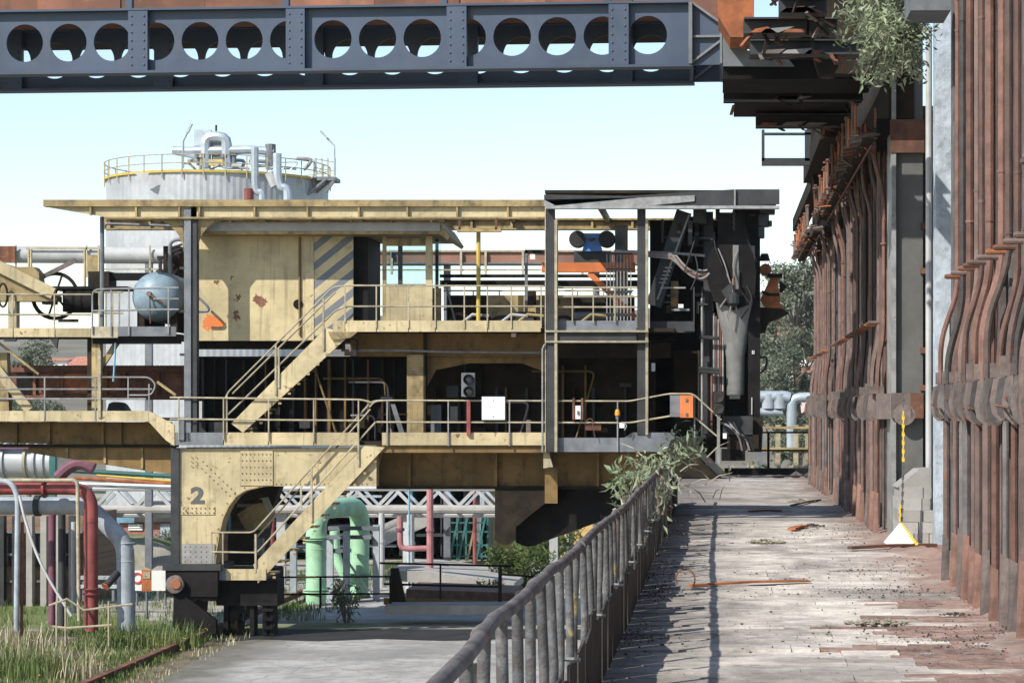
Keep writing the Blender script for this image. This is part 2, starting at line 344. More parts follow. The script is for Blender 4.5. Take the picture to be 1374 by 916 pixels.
# ================================================================ THE SETTING
GZ = -4.3
def ground_hook(nt,pos,cc):
    a = _ramp(nt,_noise(nt,pos,.16,5,.6),.46,.58)
    g = _mix(nt,_noise(nt,pos,3,4),(.07,.10,.025),(.17,.19,.06))
    return _mix(nt,a,cc,g)
M['ground'] = mat('waste_ground', (.34,.31,.26), .95, var=.3, scale=.5, dirt=.4, dcol=(.18,.15,.11), streak=0, bump=.5, bscale=6, orand=0, hook=ground_hook)
def road_hook(nt,pos,cc):
    v = _n(nt,'ShaderNodeTexVoronoi',feature='DISTANCE_TO_EDGE'); v.inputs['Scale'].default_value=.33
    wv = _n(nt,'ShaderNodeVectorMath',operation='ADD'); nz=_n(nt,'ShaderNodeTexNoise'); nz.inputs['Scale'].default_value=.8; nt.links.new(pos,nz.inputs['Vector'])
    nt.links.new(pos,wv.inputs[0]); nt.links.new(nz.outputs['Color'],wv.inputs[1]); nt.links.new(wv.outputs[0],v.inputs['Vector'])
    lt = _n(nt,'ShaderNodeMath',operation='LESS_THAN'); lt.inputs[1].default_value=.007; nt.links.new(v.outputs['Distance'],lt.inputs[0])
    cc = _mix(nt,_mul(nt,lt.outputs[0],.35),cc,(.09,.085,.075))
    sp = _n(nt,'ShaderNodeSeparateXYZ'); nt.links.new(pos,sp.inputs[0])
    a = _n(nt,'ShaderNodeMath',operation='MULTIPLY_ADD'); a.inputs[1].default_value=2.6; nt.links.new(_noise(nt,pos,.9,5,.65),a.inputs[0]); nt.links.new(sp.outputs[0],a.inputs[2])
    m_ = _n(nt,'ShaderNodeMapRange'); m_.inputs[1].default_value=-9.6; m_.inputs[2].default_value=-10.8; nt.links.new(a.outputs[0],m_.inputs[0])
    cc = _mix(nt,_mul(nt,m_.outputs[0],.85),cc,(.085,.08,.05))
    st = _ramp(nt,_noise(nt,pos,.35,5,.6,mapscale=(.5,1.6,1)),.5,.6)
    return _mix(nt,_mul(nt,st,.45),cc,(.15,.145,.14))
M['road'] = mat('worn_concrete_road', (.36,.35,.33), .9, var=.25, scale=.8, dirt=.5, dcol=(.19,.18,.165), dlo=.45, dhi=.62, streak=0, bump=.35, bscale=14, orand=0, hook=road_hook)
M['soil'] = mat('verge_soil', (.15,.12,.08), .95, var=.4, scale=1.5, dirt=.5, dcol=(.08,.09,.04), streak=0, bump=.6, bscale=8, orand=0)
def sheet(name, poly, z, m, kind='structure'):
    mb = MB(); n = len(poly); mb.v = [(x,y,z) for x,y in poly]; mb.f = [tuple(range(n))]
    return mb.build(name, m, None, False, kind)
mb=MB(); G2=-4.4
for yy,zz in ((-60,GZ),(62.5,GZ),(65.5,G2),(5500,G2)): mb.v+=[(-3000,yy,zz),(3000,yy,zz)]
mb.f=[(0,1,3,2),(2,3,5,4),(4,5,7,6)]; mb.build('ground',M['ground'],None,False,'structure')
sheet('road', [(-12.1,20),(-.9,20),(-.9,61.5),(-12.9,61.5),(-12.5,48)], GZ+.012, M['road'])
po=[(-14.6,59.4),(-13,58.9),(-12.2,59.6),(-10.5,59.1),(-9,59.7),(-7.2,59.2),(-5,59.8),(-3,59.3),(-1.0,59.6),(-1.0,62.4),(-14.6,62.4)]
sheet('painted_shadow',po,GZ+.02,mat('ground_shadow_paint',(.022,.021,.019),.85,var=.5,scale=1.2,dirt=.5,dcol=(.02,.02,.018),streak=0,bump=.5,bscale=9,orand=0))  # near-black sheet painting the machine's shadow onto the ground
sheet('concrete_yard', [(-12.2,66.5),(-2,66.5),(-2,88),(-14.6,88),(-12.6,70)], G2+.008, M['conc'])
sheet('soil_verge', [(-24,30),(-12.1,30),(-12.5,48),(-12.95,62),(-24,62)], GZ+.006, M['soil'])

# --- the bench: a raised working deck beside the ovens
def bench_hook(nt,pos,cc):
    sp = _n(nt,'ShaderNodeSeparateXYZ'); nt.links.new(pos,sp.inputs[0])
    nz = _noise(nt,pos,.9,6,.65)
    a = _n(nt,'ShaderNodeMath',operation='MULTIPLY_ADD'); a.inputs[1].default_value=3.2; nt.links.new(nz,a.inputs[0]); nt.links.new(sp.outputs[0],a.inputs[2])
    f = _ramp(nt,a.outputs[0],3.0,4.3)                    # red oven dust blown from the wall side
    red = _mix(nt,_noise(nt,pos,7,4),(.20,.125,.10),(.37,.235,.185))
    cc = _mix(nt,f,cc,red)
    blk = _ramp(nt,_noise(nt,pos,.55,6,.72,dist=.4),.45,.62)  # trodden coal dust
    cc = _mix(nt,_mul(nt,blk,.55),cc,(.085,.075,.07))
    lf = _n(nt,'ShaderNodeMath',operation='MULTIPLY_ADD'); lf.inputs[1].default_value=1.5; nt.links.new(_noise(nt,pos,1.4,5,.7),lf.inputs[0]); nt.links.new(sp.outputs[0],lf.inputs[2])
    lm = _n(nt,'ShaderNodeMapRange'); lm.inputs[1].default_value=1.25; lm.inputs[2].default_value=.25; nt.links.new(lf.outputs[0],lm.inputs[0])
    cc = _mix(nt,_mul(nt,lm.outputs[0],.65),cc,(.075,.068,.062))      # dirt along the railing, also painting in its broad shadow strip
    yf = _n(nt,'ShaderNodeMath',operation='MULTIPLY_ADD'); yf.inputs[1].default_value=14; nt.links.new(_noise(nt,pos,.7,6,.7),yf.inputs[0]); nt.links.new(sp.outputs[1],yf.inputs[2])
    cc = _mix(nt,_mul(nt,_ramp(nt,yf.outputs[0],38,46),.4),cc,(.12,.105,.095))
    fine = _ramp(nt,_noise(nt,pos,1,6,.75,mapscale=(3,16,1)),.48,.68)
    cc = _mix(nt,_mul(nt,fine,.42),cc,(.12,.105,.095))
    pep = _ramp(nt,_noise(nt,pos,19,5,.7),.60,.66)
    return _mix(nt,_mul(nt,pep,.7),cc,(.06,.05,.05))
M['board'] = mat('bench_boards', (.63,.575,.51), .95, var=.3, scale=2.5, dirt=.35, dcol=(.22,.19,.17), streak=0, bump=.5, bscale=30, orand=.08, hook=bench_hook)
MB().box(-.96,3.6,0,64.6,GZ,-.075).build('bench_body', M['conc'], None, False, 'structure')
deck = E('bench_floor', (0.8,0,-.07)); tag(deck, kind='structure')
M['rbrick'] = mat('red_floor_brick', (.27,.165,.13), .95, var=.4, scale=5, dirt=.7, dcol=(.33,.28,.245), dlo=.42, dhi=.66, streak=0, bump=.7, bscale=24, orand=.25)
def board(x0,x1,y0,y1,m='board'):
    dz = random.uniform(-.008,.008); t = random.uniform(-.006,.006); mb = MB()
    mb.box(x0+.004,x1-.004,y0+.006,y1-random.uniform(.006,.02),-.073,dz)
    mb.v[6] = (*mb.v[6][:2], dz+t); mb.v[4] = (*mb.v[4][:2], dz-t*.5)
    mb.build('board' if m=='board' else 'floor_brick', M[m], deck, False)
y = 0.0
while y < 64.4:
    st = .5 if y<12 else (.235 if y<31 else .46)
    st *= random.uniform(.92,1.08)
    if y < 12 or y > 31: board(-.9,2.95,y,min(64.5,y+st))
    else:
        c = random.choice((.55,.9,1.2)); board(-.9,c,y,y+st)
        if y<20.5 and random.random()<.9:
            e=c+random.uniform(.2,.6) if y<18 else c+random.uniform(.6,.9); board(c,e,y,y+st); q=e
            while q<2.3: w2=random.uniform(.30,.42); board(q,min(2.4,q+w2),y,y+st,'rbrick'); q+=w2
        else: board(c,2.95,y,y+st)
    y += st
# dust drifted against the wall foot
mb = MB(); ny=150; nx=7
for i in range(ny+1):
    yy = 14+i*(54-14)/ny; wdt = .45+.2*math.sin(yy*.9)+.12*math.sin(yy*2.3+1)+random.uniform(-.05,.05)
    hgt = .035+.025*math.sin(yy*1.7+.4)+.02*random.random()
    for j in range(nx+1):
        t = j/nx; mb.v.append((2.75-t*wdt-.12, yy, .012+(1-t)**1.7*hgt*1.3-.024*(t>.98)+random.uniform(-.008,.008)*(t<.95)))
for i in range(ny):
    for j in range(nx):
        a=i*(nx+1)+j; mb.f.append((a,a+1,a+nx+2,a+nx+1))
M['dust'] = mat('red_oven_dust', (.40,.33,.28), .95, var=.3, scale=3, dirt=.35, dcol=(.2,.16,.14), streak=0, bump=.6, bscale=30, orand=0, hook=bench_hook)
mb.build('oven_dust', M['dust'], None, True, 'stuff', 'red brown dust drifted along the foot of the ovens','dust')
# small rubble
mb = MB()
for i in range(4600):
    yy = random.choice((13+45*random.random()**1.6, random.gauss(17,.6), random.gauss(24,1.0), random.gauss(32,2),random.gauss(21.3,.5))); 
    xx = random.choice((random.gauss(2.0,.35),random.gauss(1.6,.4),random.uniform(-.8,2.4),random.gauss(-.62,.12),random.gauss(-.6,.15),2.45-abs(random.gauss(0,.15))))
    if not (-.72<xx<2.55 and 12<yy<62): continue
    mb.rock((xx,yy,.012), random.choice((.004,.004,.005,.006,.006,.008,.008,.011,.016)))
mb.build('coal_crumbs', M['lump'], None, False, 'stuff', 'scattered coal crumbs and grit over the bench floor','grit')
def lump(px,py,r,m,label,name='rubble_lump',cat='rubble',n=14,flat=.4):
    Y = 1.7*F/(py-VY); c = Vector((X(px,Y),Y,.015)); b = MB()
    for i in range(n*6):
        a=random.uniform(0,6.28); d=r*random.random()**.8; b.rock((c.x+math.cos(a)*d*1.3,c.y+math.sin(a)*d,c.z+r*flat*.6*(1-d/r)*random.random()),r*random.uniform(.06,.2))
    b.build(name,m,None,False,'stuff',label,cat)
lump(1027,729,.20,M['straw'],'pale tangled straw clump in the middle of the bench floor','straw_clump','debris',26)
lump(1073,674,.22,M['straw'],'tan coiled tuft in the shadow band on the bench floor','straw_tuft','debris',16)
lump(1089,707,.16,M['lump'],'black coal lump near the middle bank of ovens','coal_lump','coal')
lump(1282,827,.10,M['lump'],'black coal lump by the nearest riser pipes','coal_lump','coal')
lump(1316,868,.07,M['offw'],'small whitish stone among the red dust bottom right','pale_stone','stone',6)
lump(1245,880,.045,M['gbl'],'small bluish stones in a crack of the red dust','blue_stone','stone',5)
lump(1175,838,.20,M['straw'],'flat pale heap of grit in front of the nearest ovens','grit_heap','debris',20,.15)
lump(1278,770,.12,M['bark'],'dark stub of old pipe lagging at the corner of the near pipes','lagging_stub','debris',12)
def strip(px0,py0,px1,py1,wd,h,m,name,label,cat='scrap'):
    Y0=1.7*F/(py0-VY); Y1=1.7*F/(py1-VY); b=MB()
    p=Vector((X(px0,Y0),Y0,.014+h/2)); q=Vector((X(px1,Y1),Y1,.014+h/2)); mid=(p+q)/2+Vector((0,.05,.01))
    b.bar(p,mid,wd,h); b.bar(mid,q,wd,h); b.build(name,m,None,False,None,label,cat)
strip(926,788,1085,782,.10,.018,M['orust'],'rusty_strip','long orange rusted strip lying across the bench floor')
strip(1006,688,1048,687,.10,.03,M['ral'],'rusty_bar','short rusty bar lying in the shadow band')
strip(1140,738,1255,734,.10,.035,M['ral'],'rusty_bar','rusty flat bar on the floor under the white sign')
strip(1062,712,1080,708,.12,.03,M['orust'],'rusty_scrap','small orange scrap beside the black coal lump')
strip(1062,680,1100,672,.06,.03,M['brack'],'wood_stick','thin dark stick lying towards the far ovens')
# curled band of rusty steel
b=MB(); pts=[]
for k in range(15):
    a=-.3+k*.28; pts.append(Vector((X(918,21.5)+.10*math.cos(a)+.02*k/14,21.6+.12*math.sin(a*.5),.10+.10*math.sin(a))))
for i in range(14): b.bar(pts[i],pts[i+1],.012,.09,(0,1,0))
b.build('curled_band',M['ral'],None,True,None,'curled band of rusty steel by the railing weeds','scrap')

# ================================================================ OVEN WALL (right)
def bank(name,label,y0,y1,pitch,top,near,yw):
    t = E(name,(2.6,(y0+y1)/2,0),None,label,'oven wall','banks of riser pipes along the ovens')
    MB().box(2.72,3.5,y0,yw,0,top+.35).build('oven_wall',M['wall'],t,False)
    y=y0+.2; n8=8 if near else 6
    cols=('pipe1','pipe1','pipe3','pipe2','pipe4','pipe1','pipe3')
    while y<y1-.1:
        st=pitch*random.uniform(.72,1.28); m=M[random.choice(cols)]
        jg=random.uniform(-.04,.04); ztop=top+random.uniform(-.2,.2); zj=top-.6+random.uniform(-.3,.25); r=random.choice((.026,.03,.034,.038))
        up=2.30+jg; mid=2.42+jg*.7; lo=(2.26 if near else 2.34)+random.uniform(-.02,.03); zb=2.6+random.uniform(-.14,.12); dy=random.uniform(-.09,.02) if near else random.uniform(-.03,.02)
        if random.random()<.18: up=mid
        pth=[(up,y+.03,ztop),(up,y+.02,zj+.25),(mid,y+dy,zj-.18),(mid,y+dy,zb+.24),(lo,y,zb-.24),(lo,y,1.64)]
        p=MB().tube(fillet(pth,.17,4),r,n8).build('riser_pipe',m,t)
        for zc in (3.3+random.uniform(-.3,.5),zj-.3-random.random()*.4): MB().lathe([(r*1.12,-.012),(r*1.2,0),(r*1.12,.012)],(mid,y+dy,zc),n=8).build('weld_collar',m,p)
        if random.random()<.8: MB().tube([(mid,y+dy,3.04),(2.25,y+dy,3.04),(2.225,y+dy,3.04)],[.022,.025,.016],8).build('peg',M[random.choice(('ral','pipe1','rust'))],p)
        # flange pair or sleeve half way up
        if random.random()<.35: MB().lathe([(r,0),(r*1.7,0),(r*1.7,.03),(r,.03)],(mid,y+dy,random.uniform(3.5,4.6)),n=10).build('flange',m,p)
        # thinner straight pipe in the second row
        if random.random()<.85:
            MB().tube([(2.53,y+st*.5,ztop-.1),(2.53,y+st*.5,2.0)],random.choice((.018,.022,.028)),6).build('back_pipe',M[random.choice(cols)],t)
        if random.random()<.6:
            zt=random.uniform(2.4,3.3); MB().box(2.45,2.50,y+st*.28,y+st*.28+.05,2.05,zt).build('flat_bar',M[random.choice(('pipe2','brack','pipe1'))],t,False)
        # cast bracket fin between two pipes, with boss, bolt and clamp
        yf=y+st*.5; o=random.uniform(-.02,.02); d=random.uniform(-.03,.03)
        fin=[(2.20+o,1.98),(2.17+o,1.80+d),(2.19+o,1.69+d),(2.25+o,1.63+d),(2.33,1.68+d),(2.66,1.76),(2.66,1.98),(2.3,2.02)]
        f=MB().prism(fin,yf-.014,yf+.014).build('bracket',M['brack'],t,False); MB().prism([(a_+.02,b_) for a_,b_ in fin],y+st*.2-.012,y+st*.2+.012).build('bracket',M[random.choice(('brack','pipe2','pipe4'))],t,False)
        MB().lathe([(.022,0),(.022,.03),(.014,.03),(.014,.06)],(2.23,yf-.025,1.83+d),(0,-1,0),8).build('bolt',M['ral'],f)
        MB().box(2.21,2.42,y-.022,y+.022,2.0,2.10+random.uniform(-.03,.06)).build('clamp_block',M['brack'],t,False)
        # lower pipe and the square sleeve on the floor
        lx=2.33+random.uniform(-.02,.02); rl=random.choice((.028,.034,.04))
        q=MB().tube([(lx,y,1.70),(lx,y,.46),(lx-.008,y,.06)],rl,8).build('lower_pipe',M[random.choice(cols)],t)
        sh=random.uniform(.40,.62)
        sl_=MB(); sl_.box(lx-.055,lx+.02,y-.045,y+.045,-.02,sh); sl_.v[4]=(sl_.v[4][0]+.02,sl_.v[4][1]+.015,sl_.v[4][2]+.03); sl_.v[7]=(sl_.v[7][0]+.02,sl_.v[7][1],sl_.v[7][2]+.04)
        sl_.build('sleeve',M[random.choice(('sleeve','sleeve','brack'))],q,False)
        if random.random()<.7: MB().tube([(2.47,yf,1.72),(2.47,yf,.02)],.026,6).build('lower_pipe',M[random.choice(cols)],t)
        bx=2.58+random.uniform(-.03,.06); MB().box(bx,2.715,y+st*.2,y+st*random.uniform(.45,.75),0,ztop-.1).build('upright',M[random.choice(('brack','pipe2','pipe4','wall','pipe3'))],t,False)
        if random.random()<.25: MB().tube([(2.2,y,1.75),(2.18,y+st,1.78+d)],.012,5).build('tie_bar',M['ral'],t)
        y+=st
    y=y1
    while y<yw-.15:
        MB().box(2.55+random.uniform(0,.1),2.715,y+.05,y+.3,0,top-.2).build('upright',M[random.choice(('brack','pipe2','pipe4','pipe3'))],t,False); y+=.42
    MB().box(2.44,2.69,y0,y1,1.74,1.98).build('bracket_rail',M['wall'],t,False)
    MB().box(2.62,2.70,y0,y1,.62,.98).build('sill_plate',M['brack'],t,False)
    return t
bank('oven_bank','nearest bank of brown and grey riser pipes at the right edge',9.5,22.7,.52,6.7,True,25.2)
bank('oven_bank','middle bank of riser pipes beyond the grey steel column',31.9,44.0,.62,5.75,False,44.0)
bank('oven_bank','farthest bank of riser pipes at the end of the bench',46.9,55.2,.66,5.75,False,55.2)
MB().box(3.5,4.4,21.6,30.0,0,7).build('recess_wall',M['wall'],None,False,None,'dark sooty wall behind the recess between near and middle ovens','wall')
MB().box(2.80,3.6,44.0,46.9,0,6).build('recess_wall',M['soot'],None,False,None,'black recess between the middle and far ovens','wall')  # wall in the gap between the banks, coloured black
# plaster pier (faces the camera), broken surface edges
pl=MB(); pl.box(2.88,4.2,29.25,29.6,-.05,7.2)
pl.build('plaster_pier',M['plast'],None,False,None,'pale blue plastered pier behind the near riser pipes','pier')
# steel column
t=E('steel_column',(2.65,31.2,0),None,'tall grey steel column with rusty bracket and chain','column')
MB().box(2.44,2.50,30.95,31.75,-.05,7).build('flange',M['railg'],t,False)
MB().box(2.50,2.88,31.05,31.7,-.05,7).build('web',mat('smoked_grey_web',(.105,.105,.10),.5,var=.3,scale=1.3,dirt=.5,dcol=(.09,.085,.08),streak=.6,rust=.1,bump=.08),t,False)
MB().box(2.42,2.89,30.93,31.0,3.62+1.7,4.08+1.7).build('gusset_plate',M['ral'],t,False)
g=MB().pbox(1196,1240,527,561,30.9,31.0).build('hanger_plate',M['brack'],t,False)
MB().pbox(1222,1239,527,561,30.86,30.9).build('rust_plate',M['ral'],g,False)
b=MB(); b.lathe([(.15,0),(.15,.02)],(X(1214,30.8),30.88,Z(556,30.8)),(0,-1,0),20); b.build('disc',M['brack'],g)
MB().pbox(1180,1197,528,562,31.2,31.8).build('cleat',M['brack'],t,False)
for zz in (.83,3.07,1.35,2.45): MB().box(2.84,2.93,30.98,31.04,zz+1.2,zz+1.28).build('lug',M['ral'],t,False)
# drain pipes beside the column
MB().tube(fillet([(2.92,30.6,7),(2.92,30.6,.62),(3.05,30.4,.42)],.08),.045,10).build('drain_pipe',M['offw'],None,True,None,'pale vertical drain pipe beside the grey steel column','pipe')
MB().tube([(3.03,30.2,7),(3.03,30.2,2.6)],.035,8).build('conduit_pipe',M['ral'],None,True,None,'thin rusty vertical pipe beside the plaster pier','pipe')
MB().box(2.985,3.055,29.2,29.24,0,3.0).build('edge_board',M['offw'],None,False,None,'narrow white peeling board on the pier edge','board')
MB().tube(fillet([(2.45,23.4,2.2),(2.45,23.4,1.28),(2.62,23.4,1.14)],.12),.05,10).build('elbow_pipe',M['pipe2'],None,True,None,'short grey elbow pipe below the near brackets','pipe')
# brick plinth, each stone a piece
t=E('block_plinth',(2.7,30,0),None,'stepped plinth of grey blocks at the foot of the column','plinth')
for r in range(5):
    x=2.43+ (.0 if r<4 else .02); k=0
    while x<2.86:
        wd=min(random.choice((.20,.26,.32)),2.885-x)
        MB().box(x+.006,x+wd-.006,29.6+random.uniform(0,.03)+(.05*r if r>2 else 0),30.7,r*.15-.02,r*.15+.132).build('block',M['conc'],t,False); x+=wd
MB().prism([(2.42,.73),(2.88,.73),(2.88,.98),(2.72,.97)],29.85,30.7).build('cap_slab',M['conc'],t,False)
# chain with white sign
t=E('chain_with_sign',(2.47,29.5,0),None,'white square sign hanging on a yellow and black chain','sign')
YS=29.3
def links(p,q,m,nm):
    b=MB(); n=int((q-p).length/.055); d=(q-p).normalized()
    for i in range(n):
        a=p+d*(i*.055); b.bar(a,a+d*.06,.034 if i%2 else .014,.014 if i%2 else .034,(0,1,0))
    b.build(nm,m,t,False)
links(P(1212,530,YS),P(1212,551,YS),M['ink'],'black_chain'); links(P(1212,551,YS),P(1212,620,YS),M['stripy'],'yellow_chain')
links(P(1212,620,YS),P(1210,704,YS),M['ink'],'black_chain'); links(P(1208,676,YS),P(1208,702,YS),M['stripy'],'yellow_chain')
links(P(1209,702,YS),P(1231,731,28.2),M['stripy'],'yellow_chain')
b=MB(); c=[P(1208,702,29.1),P(1186,728,28.9),P(1199,735,28.5),P(1228,729,28.5)]
n=(c[1]-c[0]).cross(c[3]-c[0]).normalized()*.012
b.v=[tuple(p) for p in c]+[tuple(p+n) for p in c]; b.f=[(0,1,2,3),(7,6,5,4),(0,4,5,1),(1,5,6,2),(2,6,7,3),(3,7,4,0)]
b.build('sign_plate',M['white'],t,False)
MB().tube([P(1228,741,27.5),P(1238,743,27.3),P(1247,741,27.4),P(1258,745,27.2)],.012,5).build('rope_end',M['stripy'],None,True,None,'short yellow rope lying below the white sign','rope')

# --- tie rods and nuts along the top of the ovens
def tierods(y0,y1,lab):
    t=E('tie_rod_row',(1.95,(y0+y1)/2,5.4),None,lab,'tie rods','rows of tie rods over the ovens')
    MB().box(2.24,2.75,y0,y1,5.62,5.80).build('gutter_beam',M['soot'],t,False)
    MB().box(2.4,2.75,y0,y1,5.80,7.2).build('top_wall',M['soot2'],t,False)
    y=y0+.1; i=0
    while y<y1:
        zt=6.0+random.uniform(-.12,.10); xx=1.93+random.uniform(-.02,.02)
        p=MB().tube([(xx,y,zt-.42),(xx+random.uniform(-.02,.02),y+random.uniform(-.03,.03),zt)],.022,6).build('tie_rod',M[random.choice(('orust','ral','rust','brack','ral'))],t)
        MB().lathe([(.045,0),(.045,.035)],(xx,y,zt-.02),n=6).build('nut',M['ral'],p)
        MB().tube([(xx-.06,y+.1,5.55),(xx+.35,y+.1,5.62)],.03,6).build('cross_bolt',M[random.choice(('ral','brack'))],t)
        if i%2: MB().tube([(xx+.14,y+.2,5.48),(xx+.14,y+.2,5.82)],.022,6).build('tie_rod',M['ral'],t)
        for q in range(3):
            a=Vector((random.uniform(1.86,2.3),y+random.uniform(0,.6),random.uniform(5.42,5.95))); d=random.choice((Vector((.22,0,.02)),Vector((0,.3,0)),Vector((0,.05,.25)),Vector((.15,.2,-.08))))
            if random.random()<.5: MB().bar(a,a+d*random.uniform(.5,1.2),.035,.03).build('scrap_bar',M[random.choice(('ral','brack','soot2','dgry','rust'))],t,False)
            else: MB().tube([a,a+d],.016,5).build('stud',M[random.choice(('ral','orust','brack'))],t)
        y+=.5*random.uniform(.8,1.2); i+=1
    MB().tube([(2.16,y0,5.42),(2.16,y1,5.42)],.018,6).build('long_rod',M['ral'],t)
    MB().box(2.04,2.2,y0,y1,5.50,5.53).build('shelf_angle',M['soot2'],t,False)
tierods(31.0,43.6,'row of rusty tie rods and nuts above the middle ovens')
tierods(46.5,55.5,'row of rusty tie rods and nuts above the far ovens')
# --- overhead platform brackets, each cantilever beam its own thing
def ibeam(t,name,x0,x1,yc,z0,h,w_,m):
    MB().box(x0,x1,yc-w_/2,yc+w_/2,z0,z0+.022).build('lower_flange',m,t,False)
    MB().box(x0,x1,yc-.012,yc+.012,z0+.024,z0+h-.024).build('web',m,t,False)
    MB().box(x0,x1,yc-w_/2,yc+w_/2,z0+h-.022,z0+h).build('upper_flange',m,t,False)
for (yc,xl,xr,lab) in ((24.8,.12,1.15,'first'),(26.2,.75,1.3,'second'),(27.6,.35,1.5,'third'),(29.2,.45,1.9,'fourth'),(33.4,.12,2.2,'fifth'),(36.4,.66,2.2,'sixth')):
    t=E('cantilever_beam',(1.2,yc,6.3),None,lab+' dark cantilever beam from the camera under the overhead platform','beam','cantilever beams under the overhead platform')
    ibeam(t,'b',xl,xr,yc,6.38,.2,.26,M['dgry'])
    for k in range(7):
        a=Vector((random.uniform(xl,xr),yc+random.uniform(-.2,.5),6.38)); MB().bar(a,a+Vector((random.uniform(-.15,.25),random.uniform(-.2,.2),-random.uniform(.02,.2))),random.uniform(.02,.06),.02).build('hanging_scrap',M[random.choice(('soot2','rust','dgry','ral','brack'))],t,False)
    MB().box(xl,xr,yc+.35,yc+.42,6.40,6.62).build('joist',M['soot2'],t,False)
    for k in range(3):
        xa=random.uniform(xl,xr-.5); MB().prism([(xa,6.385),(xa+random.uniform(.2,.5),6.385),(xa+random.uniform(.2,.45),6.40+random.uniform(.02,.06)),(xa+.06,6.43)],yc-.17,yc-.10).build('sunlit_sliver',M[random.choice(('brack','rust','railg','orust'))],t,False)  # thin paler pieces standing in for sunlit slivers on the beam
t=E('overhead_platform',(1.4,31,6.6),None,'sooty plate platform overhead at the top of the ovens','platform')
MB().box(.9,1.2,24.2,30.2,6.62,6.68).build('floor_plate',M['soot2'],t,False)
MB().box(.30,2.2,30.9,37.0,6.62,6.68).build('floor_plate',M['soot2'],t,False)
MB().box(1.75,2.2,37.1,44.5,6.3,6.66).build('edge_beam',M['soot2'],t,False)
MB().box(1.9,2.2,44.5,55,6.2,6.5).build('edge_beam',M['soot2'],t,False)
MB().prism([(1.4,6.3),(2.35,6.3),(2.35,8.2),(1.2,8.2),(1.2,7.0)],30.2,30.5).build('upper_bulkhead',M['soot2'],None,False,None,'sooty bulkhead behind the wall bush at the top','wall')
t=E('hanging_frame',(1.3,41.5,6.0),None,'open rectangular steel frame hanging against the sky','frame')
for a in (((1022,174,1026,216)),((1026,178,1088,181)),((1022,212,1090,222)),((1080,174,1088,216))): MB().pbox(a[0],a[2],a[1],a[3],41.5,41.62).build('frame_bar',M['dgry'],t,False)
MB().pprism([(1083,172),(1098,172),(1104,270),(1096,300),(1090,225)],43,43.6).build('bracket_plate',M['soot2'],None,False,None,'sooty bracket plate at the corner of the far ovens','bracket')
t=E('rusty_hopper',(.4,27.8,6.4),None,'orange rusted hopper corner at the end of the blue girder','hopper')
MB().pprism([(962,-40),(1012,-40),(1012,20),(1004,50),(980,50),(964,22)],29.9,31).build('hopper_body',M['orust'],t,False)
MB().pprism([(990,48),(1030,26),(1060,60),(1000,60)],30.2,30.6).build('skirt_plate',M['rust'],t,False)
MB().pprism([(1050,8),(1075,12),(1068,24),(1052,22)],29.6,29.8).build('torn_plate',M['orust'],t,False)
t=E('girder_seat',(1,31,6),None,'grey seat plate joining the blue girder to the oven top','bracket')
MB().pprism([(970,40),(1003,68),(1048,68),(1066,89),(970,89)],30.85,30.92).build('seat_plate',M['gry'],t,False)
MB().box(X(970,31),2.2,30.95,32.3,Z(107,31),Z(70,31)).build('seat_beam',M['soot'],t,False)
MB().pprism([(1076,66),(1116,64),(1134,86),(1108,87)],30.8,30.84).build('rust_plate',M['rust'],t,False)
# box lamp at the top edge and grey band
MB().pbox(1222,1276,-20,14,24.0,24.8).build('cable_box',M['gry'],None,False,None,'grey steel box at the top edge above the pier','box')

